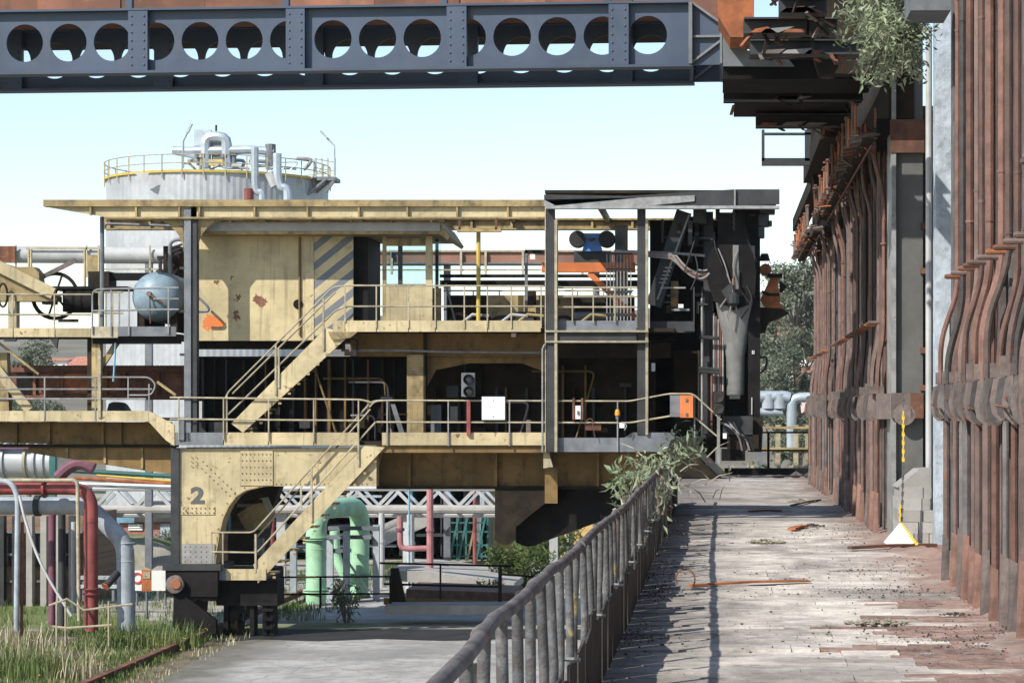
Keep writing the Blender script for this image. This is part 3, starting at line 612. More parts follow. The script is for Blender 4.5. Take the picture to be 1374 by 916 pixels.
# ================================================================ OVERHEAD GIRDER
def girder(name,label,y,dz):
    g=bpy.data.objects.new(name,None); col.objects.link(g); tag(g,label,'girder','perforated blue grey girders')
    g.location=(X(970,31),y,0); g.rotation_euler.z=R(-4.4); WO[g.name]=(0,0,0)
    sc=31/F; zt=Z(9,31)+dz; zb=Z(91,31)+dz; zc=(Z(50,31))+dz; pit=61.5*sc; rr=25.8*sc
    L=lambda px:(px-970)*sc
    nb=20; x1=L(869)+pit/2; b=MB(); th=.014; N=32
    for k in range(nb):
        cx=x1-pit*(k+.5); hx=pit/2; ang=[2*math.pi*i/N+math.pi/N for i in range(N)]; base=len(b.v)
        for yy in (-th,th):
            for a in ang: b.v.append((cx+rr*math.cos(a),yy,zc+rr*math.sin(a)))
            for a in ang:
                c,s=math.cos(a),math.sin(a); hz=(zt-zc) if s>0 else (zc-zb)
                u=min(hx/abs(c) if abs(c)>1e-6 else 9, hz/abs(s) if abs(s)>1e-6 else 9)
                b.v.append((cx+u*c,yy,zc+u*s))
        for i in range(N):
            j=(i+1)%N; q=base
            b.f+= [(q+i,q+N+i,q+N+j,q+j),(q+2*N+j,q+3*N+j,q+3*N+i,q+2*N+i),(q+j,q+2*N+j,q+2*N+i,q+i)]
        # corner fill
        for sx in (-1,1):
            for sz in (-1,1):
                hz=zt-zc if sz>0 else zb-zc
                pc=(cx+sx*hx,zc+hz)
                cand=sorted(range(N),key=lambda i:(b.v[base+N+i][0]-pc[0])**2+(b.v[base+N+i][2]-pc[1])**2)[:2]
                for lay,yy in ((0,-th),(2,th)):
                    v0=len(b.v); b.v.append((pc[0],yy,pc[1])); b.f.append((v0,base+lay*N+N+cand[0],base+lay*N+N+cand[1]))
    b.build('web_plate',M['blue'],g,False)
    xl=x1-pit*nb; xe=L(925)
    MB().box(x1,xe,-th,th,zb,zt).build('end_plate',M['blue'],g,False)
    MB().box(xl,xe,-.13,.13,zt,zt+.03).build('top_flange',M['blue'],g,False)
    MB().box(xl,xe+.05,-.13,.13,zb-.035,zb).build('bottom_flange',M['blue'],g,False)
    for a,c in ((157,184),(376,402),(597,624),(817,844),(-64,-37),(-285,-258)):
        sf=MB().box(L(a),L(c),-.12,-.03,zb,zt).build('stiffener',M['blue'],g,False); bb=MB()
        for q in range(7):
            for e in (L(a)+.05,L(c)-.05): bb.lathe([(.014,0),(.014,.012),(.006,.016)],(e,-.12,zb+.08+q*(zt-zb-.16)/6),(0,-1,0),6)
        bb.build('bolts',M['blue'],sf)['kind']='stuff'
    # end bracket
    MB().prism([(xe+.02,zb),(L(970),zb),(L(970),zt-.28),(xe+.02,zt)],-.02,.02).build('end_gusset',M['blue'],g,False)
    MB().box(xe,xe+.05,-.15,.05,zb,zt).build('end_stiffener',M['gry'],g,False)
    MB().bar((xe+.05,-.06,zt+.0),(L(970),-.06,zt-.30),.1,.03,(0,0,1)).build('edge_strip',M['gry'],g,False)
    MB().bar((xe+.04,-.05,zb+.03),(L(968),-.05,zb+.33),.05,.03).build('diagonal_strip',M['gry'],g,False)
    MB().box(xe+.05,L(970),-.09,-.02,zb+.37,zb+.40).build('cross_strip',M['gry'],g,False)
    MB().box(L(967),L(970),-.14,.04,zb,zb+.6).build('end_stiffener',M['gry'],g,False)
    return g
girder('castellated_girder','front blue grey girder with a row of round holes overhead',31.0,.04)
girder('castellated_girder','rear girder seen through the holes of the front one',32.45,.02)
t=bpy.data.objects.new('rusty_duct',None); col.objects.link(t); t.location=(X(970,31),33.2,0); t.rotation_euler.z=R(-4.4); WO[t.name]=(0,0,0)
tag(t,'rust streaked steel duct lying above the blue girders','duct')
xx=-.05; k=0; M['duct']=mat('rust_streaked_duct',(.19,.085,.052),.75,var=.4,scale=1.1,dirt=.5,dcol=(.10,.06,.045),streak=.8,rust=.35,rcol=(.25,.10,.05),bump=.1,orand=.3)
while xx>-13:
    wd=1.3; MB().box(xx-wd+.01,xx,-.02*(k%2),.9,7.42,8.2).build('duct_panel',M['duct'],t,False); xx-=wd; k+=1
MB().box(-13,-.05,.05,.85,7.37,7.41).build('bottom_plate',M['soot2'],t,False)
MB().box(-13,-.3,-2.1,-.03,7.39,7.42).build('deck_plate',M['duct'],t,False)
for px in (172,390,608,832): MB().box((px-970)*31/F-.045,(px-970)*31/F+.045,-2.25,-2.15,Z(8,31)+.03,7.9).build('post',M['blue'],t,False)
# ================================================================ COKE PUSHER MACHINE
FY=60.0
mach=E('coke_pusher_machine',P(262,836,61),None,'huge grimy yellow coke pusher machine with stairs, cabin and roofed walkways','machine')
def part(name,m,mb,parent=None,smooth=False,label=None): return mb.build(name,m,parent or mach,smooth,label=label)
def pb(name,m,*a,parent=None): return part(name,m,MB().pbox(*a),parent)
def pp(name,m,poly,Y0,Y1,parent=None): return part(name,m,MB().pprism(poly,Y0,Y1),parent)
def rail_run(pts_list,posts,Yr,m,mp=None,parent=None,r=.024,name='railing',skip=None):
    g=E(name,P(posts[0][0] if posts else pts_list[0][0][0],posts[0][2] if posts else pts_list[0][0][1],Yr),parent or mach)
    for pts in pts_list:
        MB().tube(fillet([P(a,c,Yr) for a,c in pts],.12,3),r,6).build('rail',m,g)
    for (px,t,bm) in posts:
        MB().bar(P(px,t,Yr),P(px,bm,Yr),.035,.035,(0,1,0)).build('post',mp or m,g,False)
    return g
Y1=61.2; YB=65.3
# --- portal: left leg and front girder, one riveted plate frame
arc=[(292,757),(294,735),(298,712),(303,693),(310,678),(320,665),(333,657),(350,653)]
leg=pp('portal_leg',M['yel'],[(240,601),(505,601),(505,652),(365,652)]+arc[::-1]+[(240,757)],60.12,60.55)
pb('edge_flange',M['dgry'],229,240,601,757,60.05,60.75,parent=leg)
part('arch_flange',M['yel2'],(lambda b:[b.bar(P(*arc[i],60.3),P(*arc[i+1],60.3),.03,.6,(0,1,0)) for i in range(7)] and b)(MB()),leg)
pb('bottom_plate',mat('rivet_plate_grey',(.25,.25,.24),.6,var=.2,dirt=.4,bump=.1),244,288,729,757,60.085,60.12,parent=leg)
pb('splice_plate',M['yel'],243,288,679,690,60.095,60.12,parent=leg)
pb('splice_plate',M['yel'],322,366,604,651,60.09,60.12,parent=leg)
riv=MB()
def rv(px,py,Y=60.085): 
    p=P(px,py,Y); riv.lathe([(.021,0),(.016,.014),(.004,.02)],p,(0,-1,0),6)
for i in range(8):
    for j in range(5): rv(325+i*5.4,609+j*8.6)
for i in range(6):
    for j in range(4): rv(248+i*7.2,733+j*6.6)
for i in range(8):
    rv(246+i*5.8,681.5,60.09); rv(246+i*5.8,687.5,60.09)
for k in range(6):
    rv(257+k*0,613+k*6) if k<3 else None; rv(263,613+k*6) if k<3 else None
for k in range(9): rv(265+k*5.4,623+k*5.2,60.115); rv(272+k*5.4,619+k*5.2,60.115)
for k in range(7): rv(arc[k][0]-5,arc[k][1]-3,60.115)
for k in range(24): rv(345+k*6.4,649,60.115)
for k in range(10): rv(262+k*0,700+k*0) if 0 else None
r_=riv.build('rivets',M['yel2'],leg); r_['kind']='stuff'
fc=bpy.data.curves.new('number_marking','FONT'); fc.body='2'; fc.size=.60; fc.extrude=.002; fc.offset=.022; fc.align_x='CENTER'
fo=bpy.data.objects.new('number_marking',bpy.data.meshes.new_from_object(bpy.data.objects.new('number_marking',fc))); col.objects.link(fo); fo.data.materials.append(M['ink'])
fo.rotation_euler=(R(90),0,0); p=P(265,674.5,60.11); wo_=WO[leg.name]; fo.location=(p.x-wo_[0],p.y-wo_[1],p.z-wo_[2]); fo.scale=(1.25,1,1); fo.parent=leg
# girder to the right, set back under the walkway
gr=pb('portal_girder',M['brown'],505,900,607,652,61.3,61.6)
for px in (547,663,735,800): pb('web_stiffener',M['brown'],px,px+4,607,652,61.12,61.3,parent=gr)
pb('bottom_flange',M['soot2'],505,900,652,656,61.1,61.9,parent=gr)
pp('corner_gusset',M['yel2'],[(500,605),(512,605),(500,652),(470,652)],60.6,60.9)
# rear portal frame
pp('rear_leg',M['soot2'],[(250,600),(400,600),(376,652),(362,690),(352,757),(260,757)],64.8,65.4)
pb('rear_girder',M['brown'],240,900,606,648,65.0,65.3)
# machinery in the leg arch
t_=E('drive_unit',P(330,757,62.5),mach)
pp('gear_case',M['yel2'],[(318,690),(350,668),(360,690),(352,710),(330,712)],62.2,63.2,parent=t_)
pb('motor',M['soot2'],296,345,712,758,62,63.5,parent=t_)
for a in (301,306): pb('valve_handle',M['sblue'],a,a+3,690,712,61.5,61.6,parent=t_)
pb('control_box',M['gry'],340,352,722,744,61.6,61.9,parent=t_)
part('pipe',M['soot2'],MB().tube([P(300,700,61.6),P(330,675,61.6),P(352,672,61.6)],.05,6),t_,True)
pb('lever',M['brack'],318,336,676,680,61.5,61.6,parent=t_)
# --- bogie on the crane rail
bg_=E('wheel_bogie',P(262,838,61),mach)
pb('buffer_beam',M['dgry'],218,296,757,765,59.7,61.4,parent=bg_)
pb('bogie_frame',M['soot'],222,292,765,800,59.75,61.3,parent=bg_)
pp('wheel_guard',M['soot'],[(233,792),(240,792),(290,832),(290,850),(236,850),(232,838)],59.72,59.9,parent=bg_)
pb('side_frame',M['soot'],290,372,778,812,60.3,61.3,parent=bg_)
for px in (262,318):
    wl=part('wheel',M['soot2'],MB().lathe([(.30,-.1),(.46,-.1),(.46,.05),(.52,.06),(.52,.12),(.2,.12)],P(px,829,60.9),(1,0,0),20),bg_,True)
    part('hub',M['dgry'],MB().lathe([(.12,-.16),(.12,.18)],P(px,829,60.9),(1,0,0),12),wl,True)
bf=part('buffer_lamp',M['brack'],MB().lathe([(.24,0),(.24,.16),(.19,.18),(.05,.18)],P(236,783,59.72),(0,-1,0),20),bg_,True)
part('reflector',M['redlens'],MB().lathe([(.15,0),(.13,.03),(.02,.03)],P(236,783,59.53),(0,-1,0),16),bf,True)
for px in (300,335,352,362): pb('hanger',M['soot'],px,px+6,800,852,60.4,60.9,parent=bg_)
for k in range(4): pb('step_bar',M['soot'],352,366,804+k*12,808+k*12,60.3,60.5,parent=bg_)
rt=E('rear_bogie',P(300,826,65),mach)
pb('frame',M['soot'],240,370,762,806,64.6,65.8,parent=rt)
for px in (270,330): part('wheel',M['soot2'],MB().lathe([(.46,-.1),(.46,.1)],P(px,806,65.1),(1,0,0),18),rt,True)
# small platform at the stair foot
lp=E('stair_platform',P(320,778,60),mach)
pb('toe_board',M['gry'],283,303,762,778,59.95,60.0,parent=lp); pb('toe_board',M['yel'],303,357,763,778,59.95,60.0,parent=lp)
pb('grating',M['dgry'],284,356,774,777,60.02,61.0,parent=lp)
rail_run([[(283,714),(340,714),(499,538),(512,537)],[(283,740),(345,741),(504,566)]],[(284,714,762),(299,714,772)],59.97,M['rail'],parent=mach)
def stair(top0,top1,bot0,bot1,n,Ya,Yb,extra):
    s=E('stair',P(top0[0],bot0[1],Ya),mach)
    for yy in (Ya,Yb):
        part('stringer',M['yel'],MB().pprism([top0,top1,bot1,bot0],yy,yy+.05),s)
    for i in range(n):
        f=(i+.5)/n; a=top0[0]+(top1[0]-top0[0])*f; c=(top0[1]+(top1[1]-top0[1])*f+bot0[1]+(bot1[1]-bot0[1])*f)/2+6
        part('tread',M['yel2'],MB().pbox(a+6,a+22,c,c+2.5,Ya+.05,Yb),s)
        if i%1==0: part('tread_bracket',M['yel2'],MB().pbox(a+19,a+23,c+5,c+8,Ya-.02,Ya+.03),s)
    for (px,t0,b0) in extra: part('post',M['rail'],MB().bar(P(px,t0,Ya-.02),P(px,b0,Ya-.02),.05,.05,(0,1,0)),s)
    return s
stair((340,757),(489,598),(346,782),(516,600),11,59.98,60.75,[(343,716,768),(418,628,700),(404,652,682),(481,556,625)])
stair((310,568),(437,440),(326,580),(472,447),10,59.98,60.75,[(304,530,582),(370,462,530),(374,468,520),(434,400,470)])
rail_run([[(304,582),(304,528),(447,385),(466,383)],[(306,556),(452,415),(466,412)]],[],59.97,M['rail'])
# back handrails of the stairs
rail_run([[(343,722),(497,549)]],[],60.8,M['rail']); rail_run([[(312,528),(450,392)]],[],60.8,M['rail'])
# --- lower walkway
lw=E('lower_walkway',P(480,598,60),mach)
for a,c in ((228,300),(300,360),(360,421),(421,481),(512,601),(601,684),(684,735)): pb('toe_board',M['yel'] if a>235 else M['gry'],a+.6,c-.6,580,597,59.95,60.0,parent=lw)
pp('toe_board',M['gry'],[(735,587),(838,587),(848,580),(905,580),(905,606),(735,606)],59.93,60.0,parent=lw)
pb('deck_plate',M['soot2'],228,905,592,597,60.02,63.2,parent=lw)
pb('fascia',M['brown'],505,735,597,607,60.05,60.1,parent=lw)
rail_run([[(228,533),(486,536),(499,540)],[(228,562),(483,564)]],[(240,534,590),(300,535,590),(360.5,535,592),(421,536,592),(481,537,594)],59.9,M['rail'])
rail_run([[(496,546),(503,538),(520,537),(845,538),(898,528),(930,528),(968,563)],[(505,566),(845,567),(905,557),(930,558),(962,585)]],
   [(519.5,538,598),(601.5,538,598),(683.6,538,598),(737,538,604),(828.6,538,606),(932,530,600)],59.9,M['rail'],M['railg'])
# left low deck
ld=E('left_low_deck',P(100,565,60),mach)
for a,c in ((-40,60),(60,128),(128,200)): pb('toe_board',M['yel'],a+.5,c-.5,551,565,59.95,60.0,parent=ld)
pp('end_plate',M['yel'],[(200,551),(234,570),(234,598),(222,590),(200,566)],59.93,60.0,parent=ld)
pb('deck_plate',M['soot2'],-40,228,560,564,60.02,63.2,parent=ld)
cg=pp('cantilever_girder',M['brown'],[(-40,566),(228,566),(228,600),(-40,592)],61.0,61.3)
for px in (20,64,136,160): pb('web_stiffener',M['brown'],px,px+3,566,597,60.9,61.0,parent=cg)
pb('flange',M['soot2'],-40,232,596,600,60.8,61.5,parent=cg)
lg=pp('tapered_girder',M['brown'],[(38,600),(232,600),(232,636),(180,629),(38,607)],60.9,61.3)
for px in (88,139,189): pb('web_stiffener',M['yel2'],px,px+3,600,607+(px-38)*.14,60.85,60.9,parent=lg)
rail_run([[(-40,506),(200,506),(208,514),(208,520),(203,530),(172,530)],[(-40,522),(204,522)],[(-40,535),(196,535)]],[(60,506,563),(128,506,565),(172,506,535),(200,515,563)],59.95,M['railg'])
pb('drop_post',M['rail'],131,135,470,560,59.9,60.0)
part('brace',M['yel2'],MB().bar(P(211,512,60.4),P(236,530,60.4),.07,.07))
# --- yellow struts at far left
pp('strut_post',M['yel2'],[(-10,473),(9,473),(12,552),(-10,552)],60.5,60.8)
part('diagonal_strut',M['yel'],MB().bar(P(-4,495,60.4),P(40,550,60.4),.25,.1,(0,1,0)))
part('diagonal_brace',M['yel2'],MB().bar(P(-4,458,60.3),P(52,502,60.3),.06,.06))
part('hanging_column',M['yel2'],MB().pbox(123,134,450,552,60.2,60.5))
part('hanging_column',M['soot2'],MB().pbox(117,123,450,552,60.3,60.7))
part('knee_brace',M['yel2'],MB().bar(P(134,495,60.4),P(158,458,60.4),.14,.12,(0,1,0)))
part('blue_hose',M['sblue'],MB().tube([P(155,460,60.1),P(153,500,60.1),P(152,512,60.1)],.03,6),None,True)
# --- pusher ram with toothed rack
YR=62.6; b=MB(); pts=[(-40,536),(-40,493)]
x=-40.0
while x<258: pts+= [(x,493),(x+.8,490),(x+3.4,490),(x+4.2,493)]; x+=5.9
pts+=[(262,536)]
ram=part('pusher_ram',M['ral'],MB().pprism(pts,YR,YR+.5))
pb('ram_flange',M['ral'],-40,262,496,499,YR-.12,YR,parent=ram); pb('ram_flange',M['ral'],-40,262,530,535,YR-.14,YR,parent=ram)
for px in (44,81,140,164,210): pb('ram_rib',M['rust'],px,px+4,499,530,YR-.10,YR,parent=ram)
for a,c in ((86,121),(52,80),(126,162)): pb('ram_panel',M['orust'] if a==86 else M['rust'],a,c,501,527,YR-.03,YR,parent=ram)
pb('ram_slot',M['soot'],22,46,500,528,YR-.09,YR-.04,parent=ram)
part('tarpaulin_bundle',M['rubber'],MB().pprism([(143,552),(146,541),(152,539),(160,540),(164,543),(170,552)],62,62.6))
# --- soot-black housing behind the lower walkway
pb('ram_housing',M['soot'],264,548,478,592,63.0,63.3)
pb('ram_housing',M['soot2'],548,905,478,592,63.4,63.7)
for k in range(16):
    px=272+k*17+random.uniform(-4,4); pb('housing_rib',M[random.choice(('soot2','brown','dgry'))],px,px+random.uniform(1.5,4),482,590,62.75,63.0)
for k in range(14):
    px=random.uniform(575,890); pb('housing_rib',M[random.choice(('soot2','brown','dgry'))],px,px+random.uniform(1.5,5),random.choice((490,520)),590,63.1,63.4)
for k in range(16):
    px=random.uniform(275,860); py=random.uniform(505,575); pb('stored_part',M[random.choice(('dgry','gry','brown','ral','rail','soot2'))],px,px+random.uniform(6,26),py,py+random.uniform(4,16),62.2+random.random()*.5,62.75)
for k in range(7):
    px=random.uniform(270,760); py=random.uniform(486,560); part('inner_pipe',M[random.choice(('gry','ral','brown','cable'))],MB().tube(fillet([P(px,py,62.4),P(px+random.uniform(30,90),py,62.4),P(px+random.uniform(30,90),590,62.4)],.2),.03,6),None,True)
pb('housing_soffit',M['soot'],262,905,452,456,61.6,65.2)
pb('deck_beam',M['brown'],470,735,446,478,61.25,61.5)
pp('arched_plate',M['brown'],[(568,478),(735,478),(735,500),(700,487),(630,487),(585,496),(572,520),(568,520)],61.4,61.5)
pb('deck_beam',M['soot2'],735,900,460,480,61.25,61.5)
pb('inner_column',M['yel2'],546,568,476,584,61.0,61.3)
pb('column_edge',M['soot2'],568,571,446,584,61.0,61.4)
part('service_pipe',M['railg'],MB().tube([P(458,470,60.9),P(540,470,60.9),P(600,472,60.9),P(725,473,60.9)],.035,6),None,True)
pb('hung_tray',M['brack'],462,478,469,477,60.7,60.9)
part('tray_frame',M['dgry'],MB().bar(P(459,455,60.8),P(478,455,60.8),.04,.04))
for px in (459,478): pb('tray_frame',M['dgry'],px,px+1.5,455,470,60.75,60.85)
pp('leaning_sheet',M['gry'],[(524,542),(530,542),(543,582),(536,582)],61.2,61.3)
for a,c,d,e,m in ((578,592,543,582,'gry'),(604,614,545,565,'conc'),(706,712,563,583,'brack')): pb('stored_sheet',M[m],a,c,d,e,62.0,62.1)
pb('inner_beam',M['soot2'],262,460,458,468,61.8,62.2)
for a,c in ((262,276),(280,300),(330,345)): pb('bracket',M['dgry'],a,c,566,583,61.5,61.9)
pb('white_pipe_stub',M['offw'],262,271,538,563,61.2,61.4)
# --- columns
def column(a,c,t0,b0,edge,Yc,me=None):
    g=E('front_column',P((a+c)/2,b0,Yc),mach)
    pb('web',M['dgry'],a,c,t0,b0,Yc,Yc+.28,parent=g)
    if edge>0: pb('flange',me or M['rail'],c,c+edge,t0+18,b0,Yc-.06,Yc+.3,parent=g)
    else: pb('flange',M['gry'],a+edge,a,t0,b0,Yc-.05,Yc+.3,parent=g)
    return g
column(256,264,275,592,-9,60.0)
column(732,744,277,606,3.6,59.8)
column(855,866,276,583,3.6,59.9)
pb('column_rib',M['rail'],731,732.5,277,606,59.78,59.8)
for yy in (443,457): pb('ledge',M['rail'],731,870,yy,yy+2.5,59.72,60.0)
pb('cross_beam',M['dgry'],748,854,446,457,59.82,60.0)
part('down_pipe',M['railg'],MB().tube([P(728,606,59.75),P(728,468,59.75),P(731,462,59.75)],.03,6),None,True)
pb('rib_bracket',M['gry'],239,247,560,590,59.9,60.2)
for k in range(5): pb('column_cleat',M['dgry'],241,247.5,300+k*58,303+k*58,59.95,60.2)
# --- roof beams
for sg in (1,-1):
    x0_=264 if sg>0 else 246; arcq=[(x0_+sg*(46-46*math.cos(a)),293+46-46*math.sin(a)) for a in [math.pi/2*k/8 for k in range(9)]]
    pp('knee_plate',M['yel2'],[(x0_,293)]+arcq,60.1,60.16)
rb=pp('roof_beam',M['yel'],[(58,277),(140,291),(731,291),(731,277)],60.0,60.06)
pb('top_flange',M['yel2'],58,731,268,277,59.88,60.2,parent=rb); pb('bottom_flange',M['yel2'],140,731,291,293.5,59.9,60.2,parent=rb)
for px in (120,181,239,266,340,411,480,545,612,680): pb('web_stiffener',M['yel2'],px,px+2.5,277,281+min(1,(px-58)/82)*10,59.9,60.0,parent=rb)
rb2=pb('rear_roof_beam',M['yel2'],140,1000,295,306,65.3,65.36)
pb('bottom_flange',M['yel2'],140,1000,306,308,65.15,65.5,parent=rb2); pb('top_flange',M['yel2'],140,1000,292.5,295,65.15,65.5,parent=rb2)
for k in range(16): pb('web_stiffener',M['yel2'],145+k*54,148+k*54,295,306,65.2,65.3,parent=rb2)
for px in (150,300,440,560,663,800,960): pb('roof_tie',M['yel2'],px,px+6,268,277,60.1,65.3)
part('roof_pipe',M['gry'],MB().tube(fillet([P(141,306,62),P(141,300,62),P(230,303,62)],.1),.04,6),None,True)
part('thin_post',M['gry'],MB().tube([P(137,291,60.5),P(137,440,60.5)],.06,8),None,True)
part('thin_post',M['ylw'],MB().tube([P(642,309,61.8),P(642,432,61.8)],.06,8),None,True)
pb('hanger_bar',M['yel2'],613,672,306,311,61.5,61.7)
for px in (615,664): pb('hanger_drop',M['ral'],px,px+3,290,308,61.5,61.6)
# canopy at right
cp=pp('canopy',M['dgry'],[(730,261),(842,263),(985,254),(1046,254),(1046,274),(1000,276),(730,277)],59.6,59.66)
pp('canopy_lit_wedge',M['railg'],[(730,268),(748,277),(860,277),(932,270),(932,262),(862,265),(790,268),(735,277),(730,277)],59.55,59.59,parent=cp)  # lighter grey wedge painting the sunlit part of the canopy front
pb('canopy_lip',M['railg'],732,1046,276,280,59.5,59.75,parent=cp)
pb('canopy_sheet',M['soot2'],731,1046,255,259,59.7,64,parent=cp)
for px in (985,): pb('canopy_rib',M['railg'],px,px+2,254,276,59.52,59.6,parent=cp)
# --- cabin
YC=61.3
cb=E('cabin',P(420,457,YC),mach)
pb('front_wall',M['cab'],262,421,312,457,YC,YC+.06,parent=cb)
pb('striped_wall',M['haz'],421,474,316,450,YC,YC+.06,parent=cb)
pb('side_wall',M['yel2'],262,264,312,457,YC+.06,YC+2.6,parent=cb)
pb('rear_wall',M['yel2'],262,495,312,450,YC+2.6,YC+2.66,parent=cb)
pb('door_jamb',M['soot'],474,494,316,432,YC+.25,YC+2.5,parent=cb)
pb('cabin_floor',M['soot2'],262,600,452,457,YC+.07,YC+2.6,parent=cb)
part('roof',M['yel2'],MB().pprism([(258,314),(258,298),(590,298),(603,318),(600,322),(590,314)],60.6,YC+2.8),cb)
pb('roof_edge',M['offw'],268,590,299,310,60.55,60.6,parent=cb)
pb('corner_post',M['yel2'],513,518,316,432,YC,YC+.1,parent=cb); pb('corner_post',M['yel'],571,580,316,432,YC,YC+.12,parent=cb)
pb('corner_post',M['dgry'],584,588,318,432,YC+1,YC+1.1,parent=cb)
pb('front_panel',M['yel'],518,571,384,432,YC,YC+.06,parent=cb)
w_=E('window',P(545,384,YC),cb)
pb('pane',M['glass'],518,571,330,384,YC+.03,YC+.04,parent=w_); pb('frame',M['dgry'],534,540,330,384,YC,YC+.05,parent=w_); pb('frame',M['yel2'],518,571,320,330,YC,YC+.05,parent=w_); pb('frame',M['dgry'],518,571,381,384,YC-.01,YC,parent=w_)
pb('side_pane',M['glass'],582,592,325,385,YC+.3,YC+.31,parent=cb)
pb('side_panel',M['yel2'],580,592,386,432,YC+.3,YC+.36,parent=cb)
part('porthole',M['soot'],MB().lathe([(.09,0),(.13,.0),(.13,.03),(.09,.03)],P(400,408,YC),(0,-1,0),16),cb,True)
part('wall_conduit',M['brown'],MB().tube([P(402,318,YC-.04),P(402,450,YC-.04)],.035,6),cb,True)
pb('wall_strip',M['yel'],410,421,314,456,YC-.02,YC,parent=cb)
part('arch_bracket',M['gry'],MB().tube(fillet([P(263,396,60.9),P(280,412,60.9),P(280,418,60.9),P(263,418,60.9)],.1),.04,6),cb,True)
pb('roof_lamp',M['vblue'],525,531,338,346,YC+1.2,YC+1.3,parent=cb)
# --- upper walkway
uw=E('upper_walkway',P(590,445,60),mach)
for a,c in ((446,463),(463,505),(505,548),(548,584),(584,654),(654,726)): pb('toe_board',M['yel'],a+.5,c-.5,430,445,59.95,60.0,parent=uw)
pb('toe_board',M['gry'],748,854,430,443,60.0,60.05,parent=uw)
pb('deck_plate',M['soot2'],446,905,440,445,60.02,64.5,parent=uw)
pp('stair_head_plate',M['yel2'],[(440,445),(480,445),(470,453),(445,456)],59.9,59.95,parent=uw)
rail_run([[(463,383),(730,384)],[(463,411),(730,411)],[(748,386),(855,386)],[(748,412),(855,412)],[(748,398),(855,398)]],
  [(463,383,432),(505,383,440),(548,383,440),(584,383,440),(623,383,440),(654,383,440),(686,383,440),(726,383,440),(768,386,432),(796,386,432),(825,386,432)],59.93,M['rail'])
# far side railing
rail_run([[(595,390),(850,390)],[(595,415),(850,415)]],[(600+35*k,390,436) for k in range(8)],64.2,M['rail'])
# machinery on the upper deck
ud=E('deck_machinery',P(690,438,62.8),mach)
pb('grimy_housing',M['yel2'],655,735,396,438,63.0,64.0,parent=ud); pb('grimy_housing',M['soot2'],600,652,396,438,63.0,64.0,parent=ud)
pb('long_beam',M['soot'],590,860,368,372,64.4,64.6,parent=ud); pb('long_beam',M['soot'],590,860,376,384,64.4,64.6,parent=ud)
pb('grimy_housing',M['soot2'],748,850,396,438,63.2,64.2,parent=ud)
for k in range(9):
    px=605+k*27; part('coil',M['ral'] if k%3==0 else M['rubber'],MB().tube(fillet([P(px,432,62.4),P(px+6,420+k%3*3,62.3),P(px+22,424,62.3),P(px+30,433,62.4)],.2),.05,6),ud,True)
part('grey_pipe',M['gry'],MB().tube([P(770,424,62.3),P(850,424,62.3)],.11,10),ud,True)
for a,m in ((616,'offw'),(668,'offw'),(690,'yel2'),(775,'yel2')): part('small_pipe',M[m],MB().tube([P(a,436,62),P(a+18,422,62),P(a+40,424,62)],.045,6),ud,True)
pb('motor',M['dgry'],694,716,418,436,62.2,62.9,parent=ud)
part('prop_bar',M['railg'],MB().bar(P(598,380,62.2),P(612,436,62.2),.05,.05),ud)
pb('lamp_post',M['gry'],704,708,336,436,62.5,62.6,parent=ud); pb('lamp_arm',M['soot2'],704,735,335,340,62.5,62.6,parent=ud)
pb('flood_lamp',M['white'],711,718,341,348,62.4,62.5,parent=ud)
pb('cabinet',M['soot2'],708,718,390,412,62.4,62.8,parent=ud)
pb('underlamp',M['white'],686,692,447,452,60.9,61.1,parent=ud)
# orange hoist beam
hb=E('hoist_beam',P(790,365,62),mach)
pb('beam',M['orng'],727,852,352,365,62.0,62.25,parent=hb); pb('rail',M['dgry'],770,820,337,352,62.0,62.3,parent=hb)
pb('beam_tip',M['orng'],838,850,336,352,62.05,62.25,parent=hb)
part('brace',M['orng'],MB().bar(P(790,366,62.1),P(852,426,62.1),.16,.12,(0,1,0)),hb)
part('slat_grille',M['railg'],MB().pbox(825,842,302,440,62.6,62.9),hb)
gl=E('ladder_cage',P(832,440,61),mach)
for k in range(8): pb('bar',M['railg'],813.5+k*4.6,815+k*4.6,338,440,60.9,60.95,parent=gl)
for yy in (338,360,390,420): pb('hoop',M['dgry'],813,848,yy,yy+3,60.88,60.98,parent=gl)
# --- air receiver on the left platform
tk=E('air_receiver',P(207,432,62),mach)
c=P(206,397,60.9); rr=34*60.9/F
part('shell',M['tnk'],MB().lathe([(.05,-.02),(.22,.0),(.42,.07),(.58,.2),(.67,.36),(.70,.55),(.70,3.0),(.5,3.3)],c,(0,1,0),40),tk,True)
part('valve',M['brack'],MB().lathe([(.07,-.14),(.07,.05)],c+Vector((-.1,0,.05)),(0,1,0),10),tk,True)
part('lever',M['ral'],MB().tube([c+Vector((-.1,-.1,.05)),c+Vector((.28,-.1,-.2))],.035,6),tk,True)
part('gauge_pipe',M['ral'],MB().tube([c+Vector((-.08,-.1,0)),c+Vector((-.06,-.1,-.75))],.02,6),tk,True)
for dx in (-.45,.45): part('saddle',M['soot2'],MB().box(c.x+dx-.1,c.x+dx+.1,61.3,63.6,c.z-.95,c.z-.35),tk)
part('top_fitting',M['brack'],MB().lathe([(.12,0),(.12,.1),(.05,.14),(.05,.4),(.09,.42),(.09,.5)],c+Vector((.06,.5,.62)),n=10),tk,True)
part('top_pipe',M['gry'],MB().tube(fillet([c+Vector((.3,.6,.6)),c+Vector((.3,.6,1.5)),c+Vector((.5,.6,1.6)),c+Vector((.8,.6,1.55))],.15),.05,8),tk,True)
pb('control_cluster',M['soot2'],219,240,330,395,62.4,63.2,parent=tk)
for k in range(3): part('hose',M['rubber'],MB().tube(fillet([P(222+k*3,350+k*9,62.2),P(228,333+k*6,62.1),P(244,328+k*5,62)],.15),.03,6),tk,True)
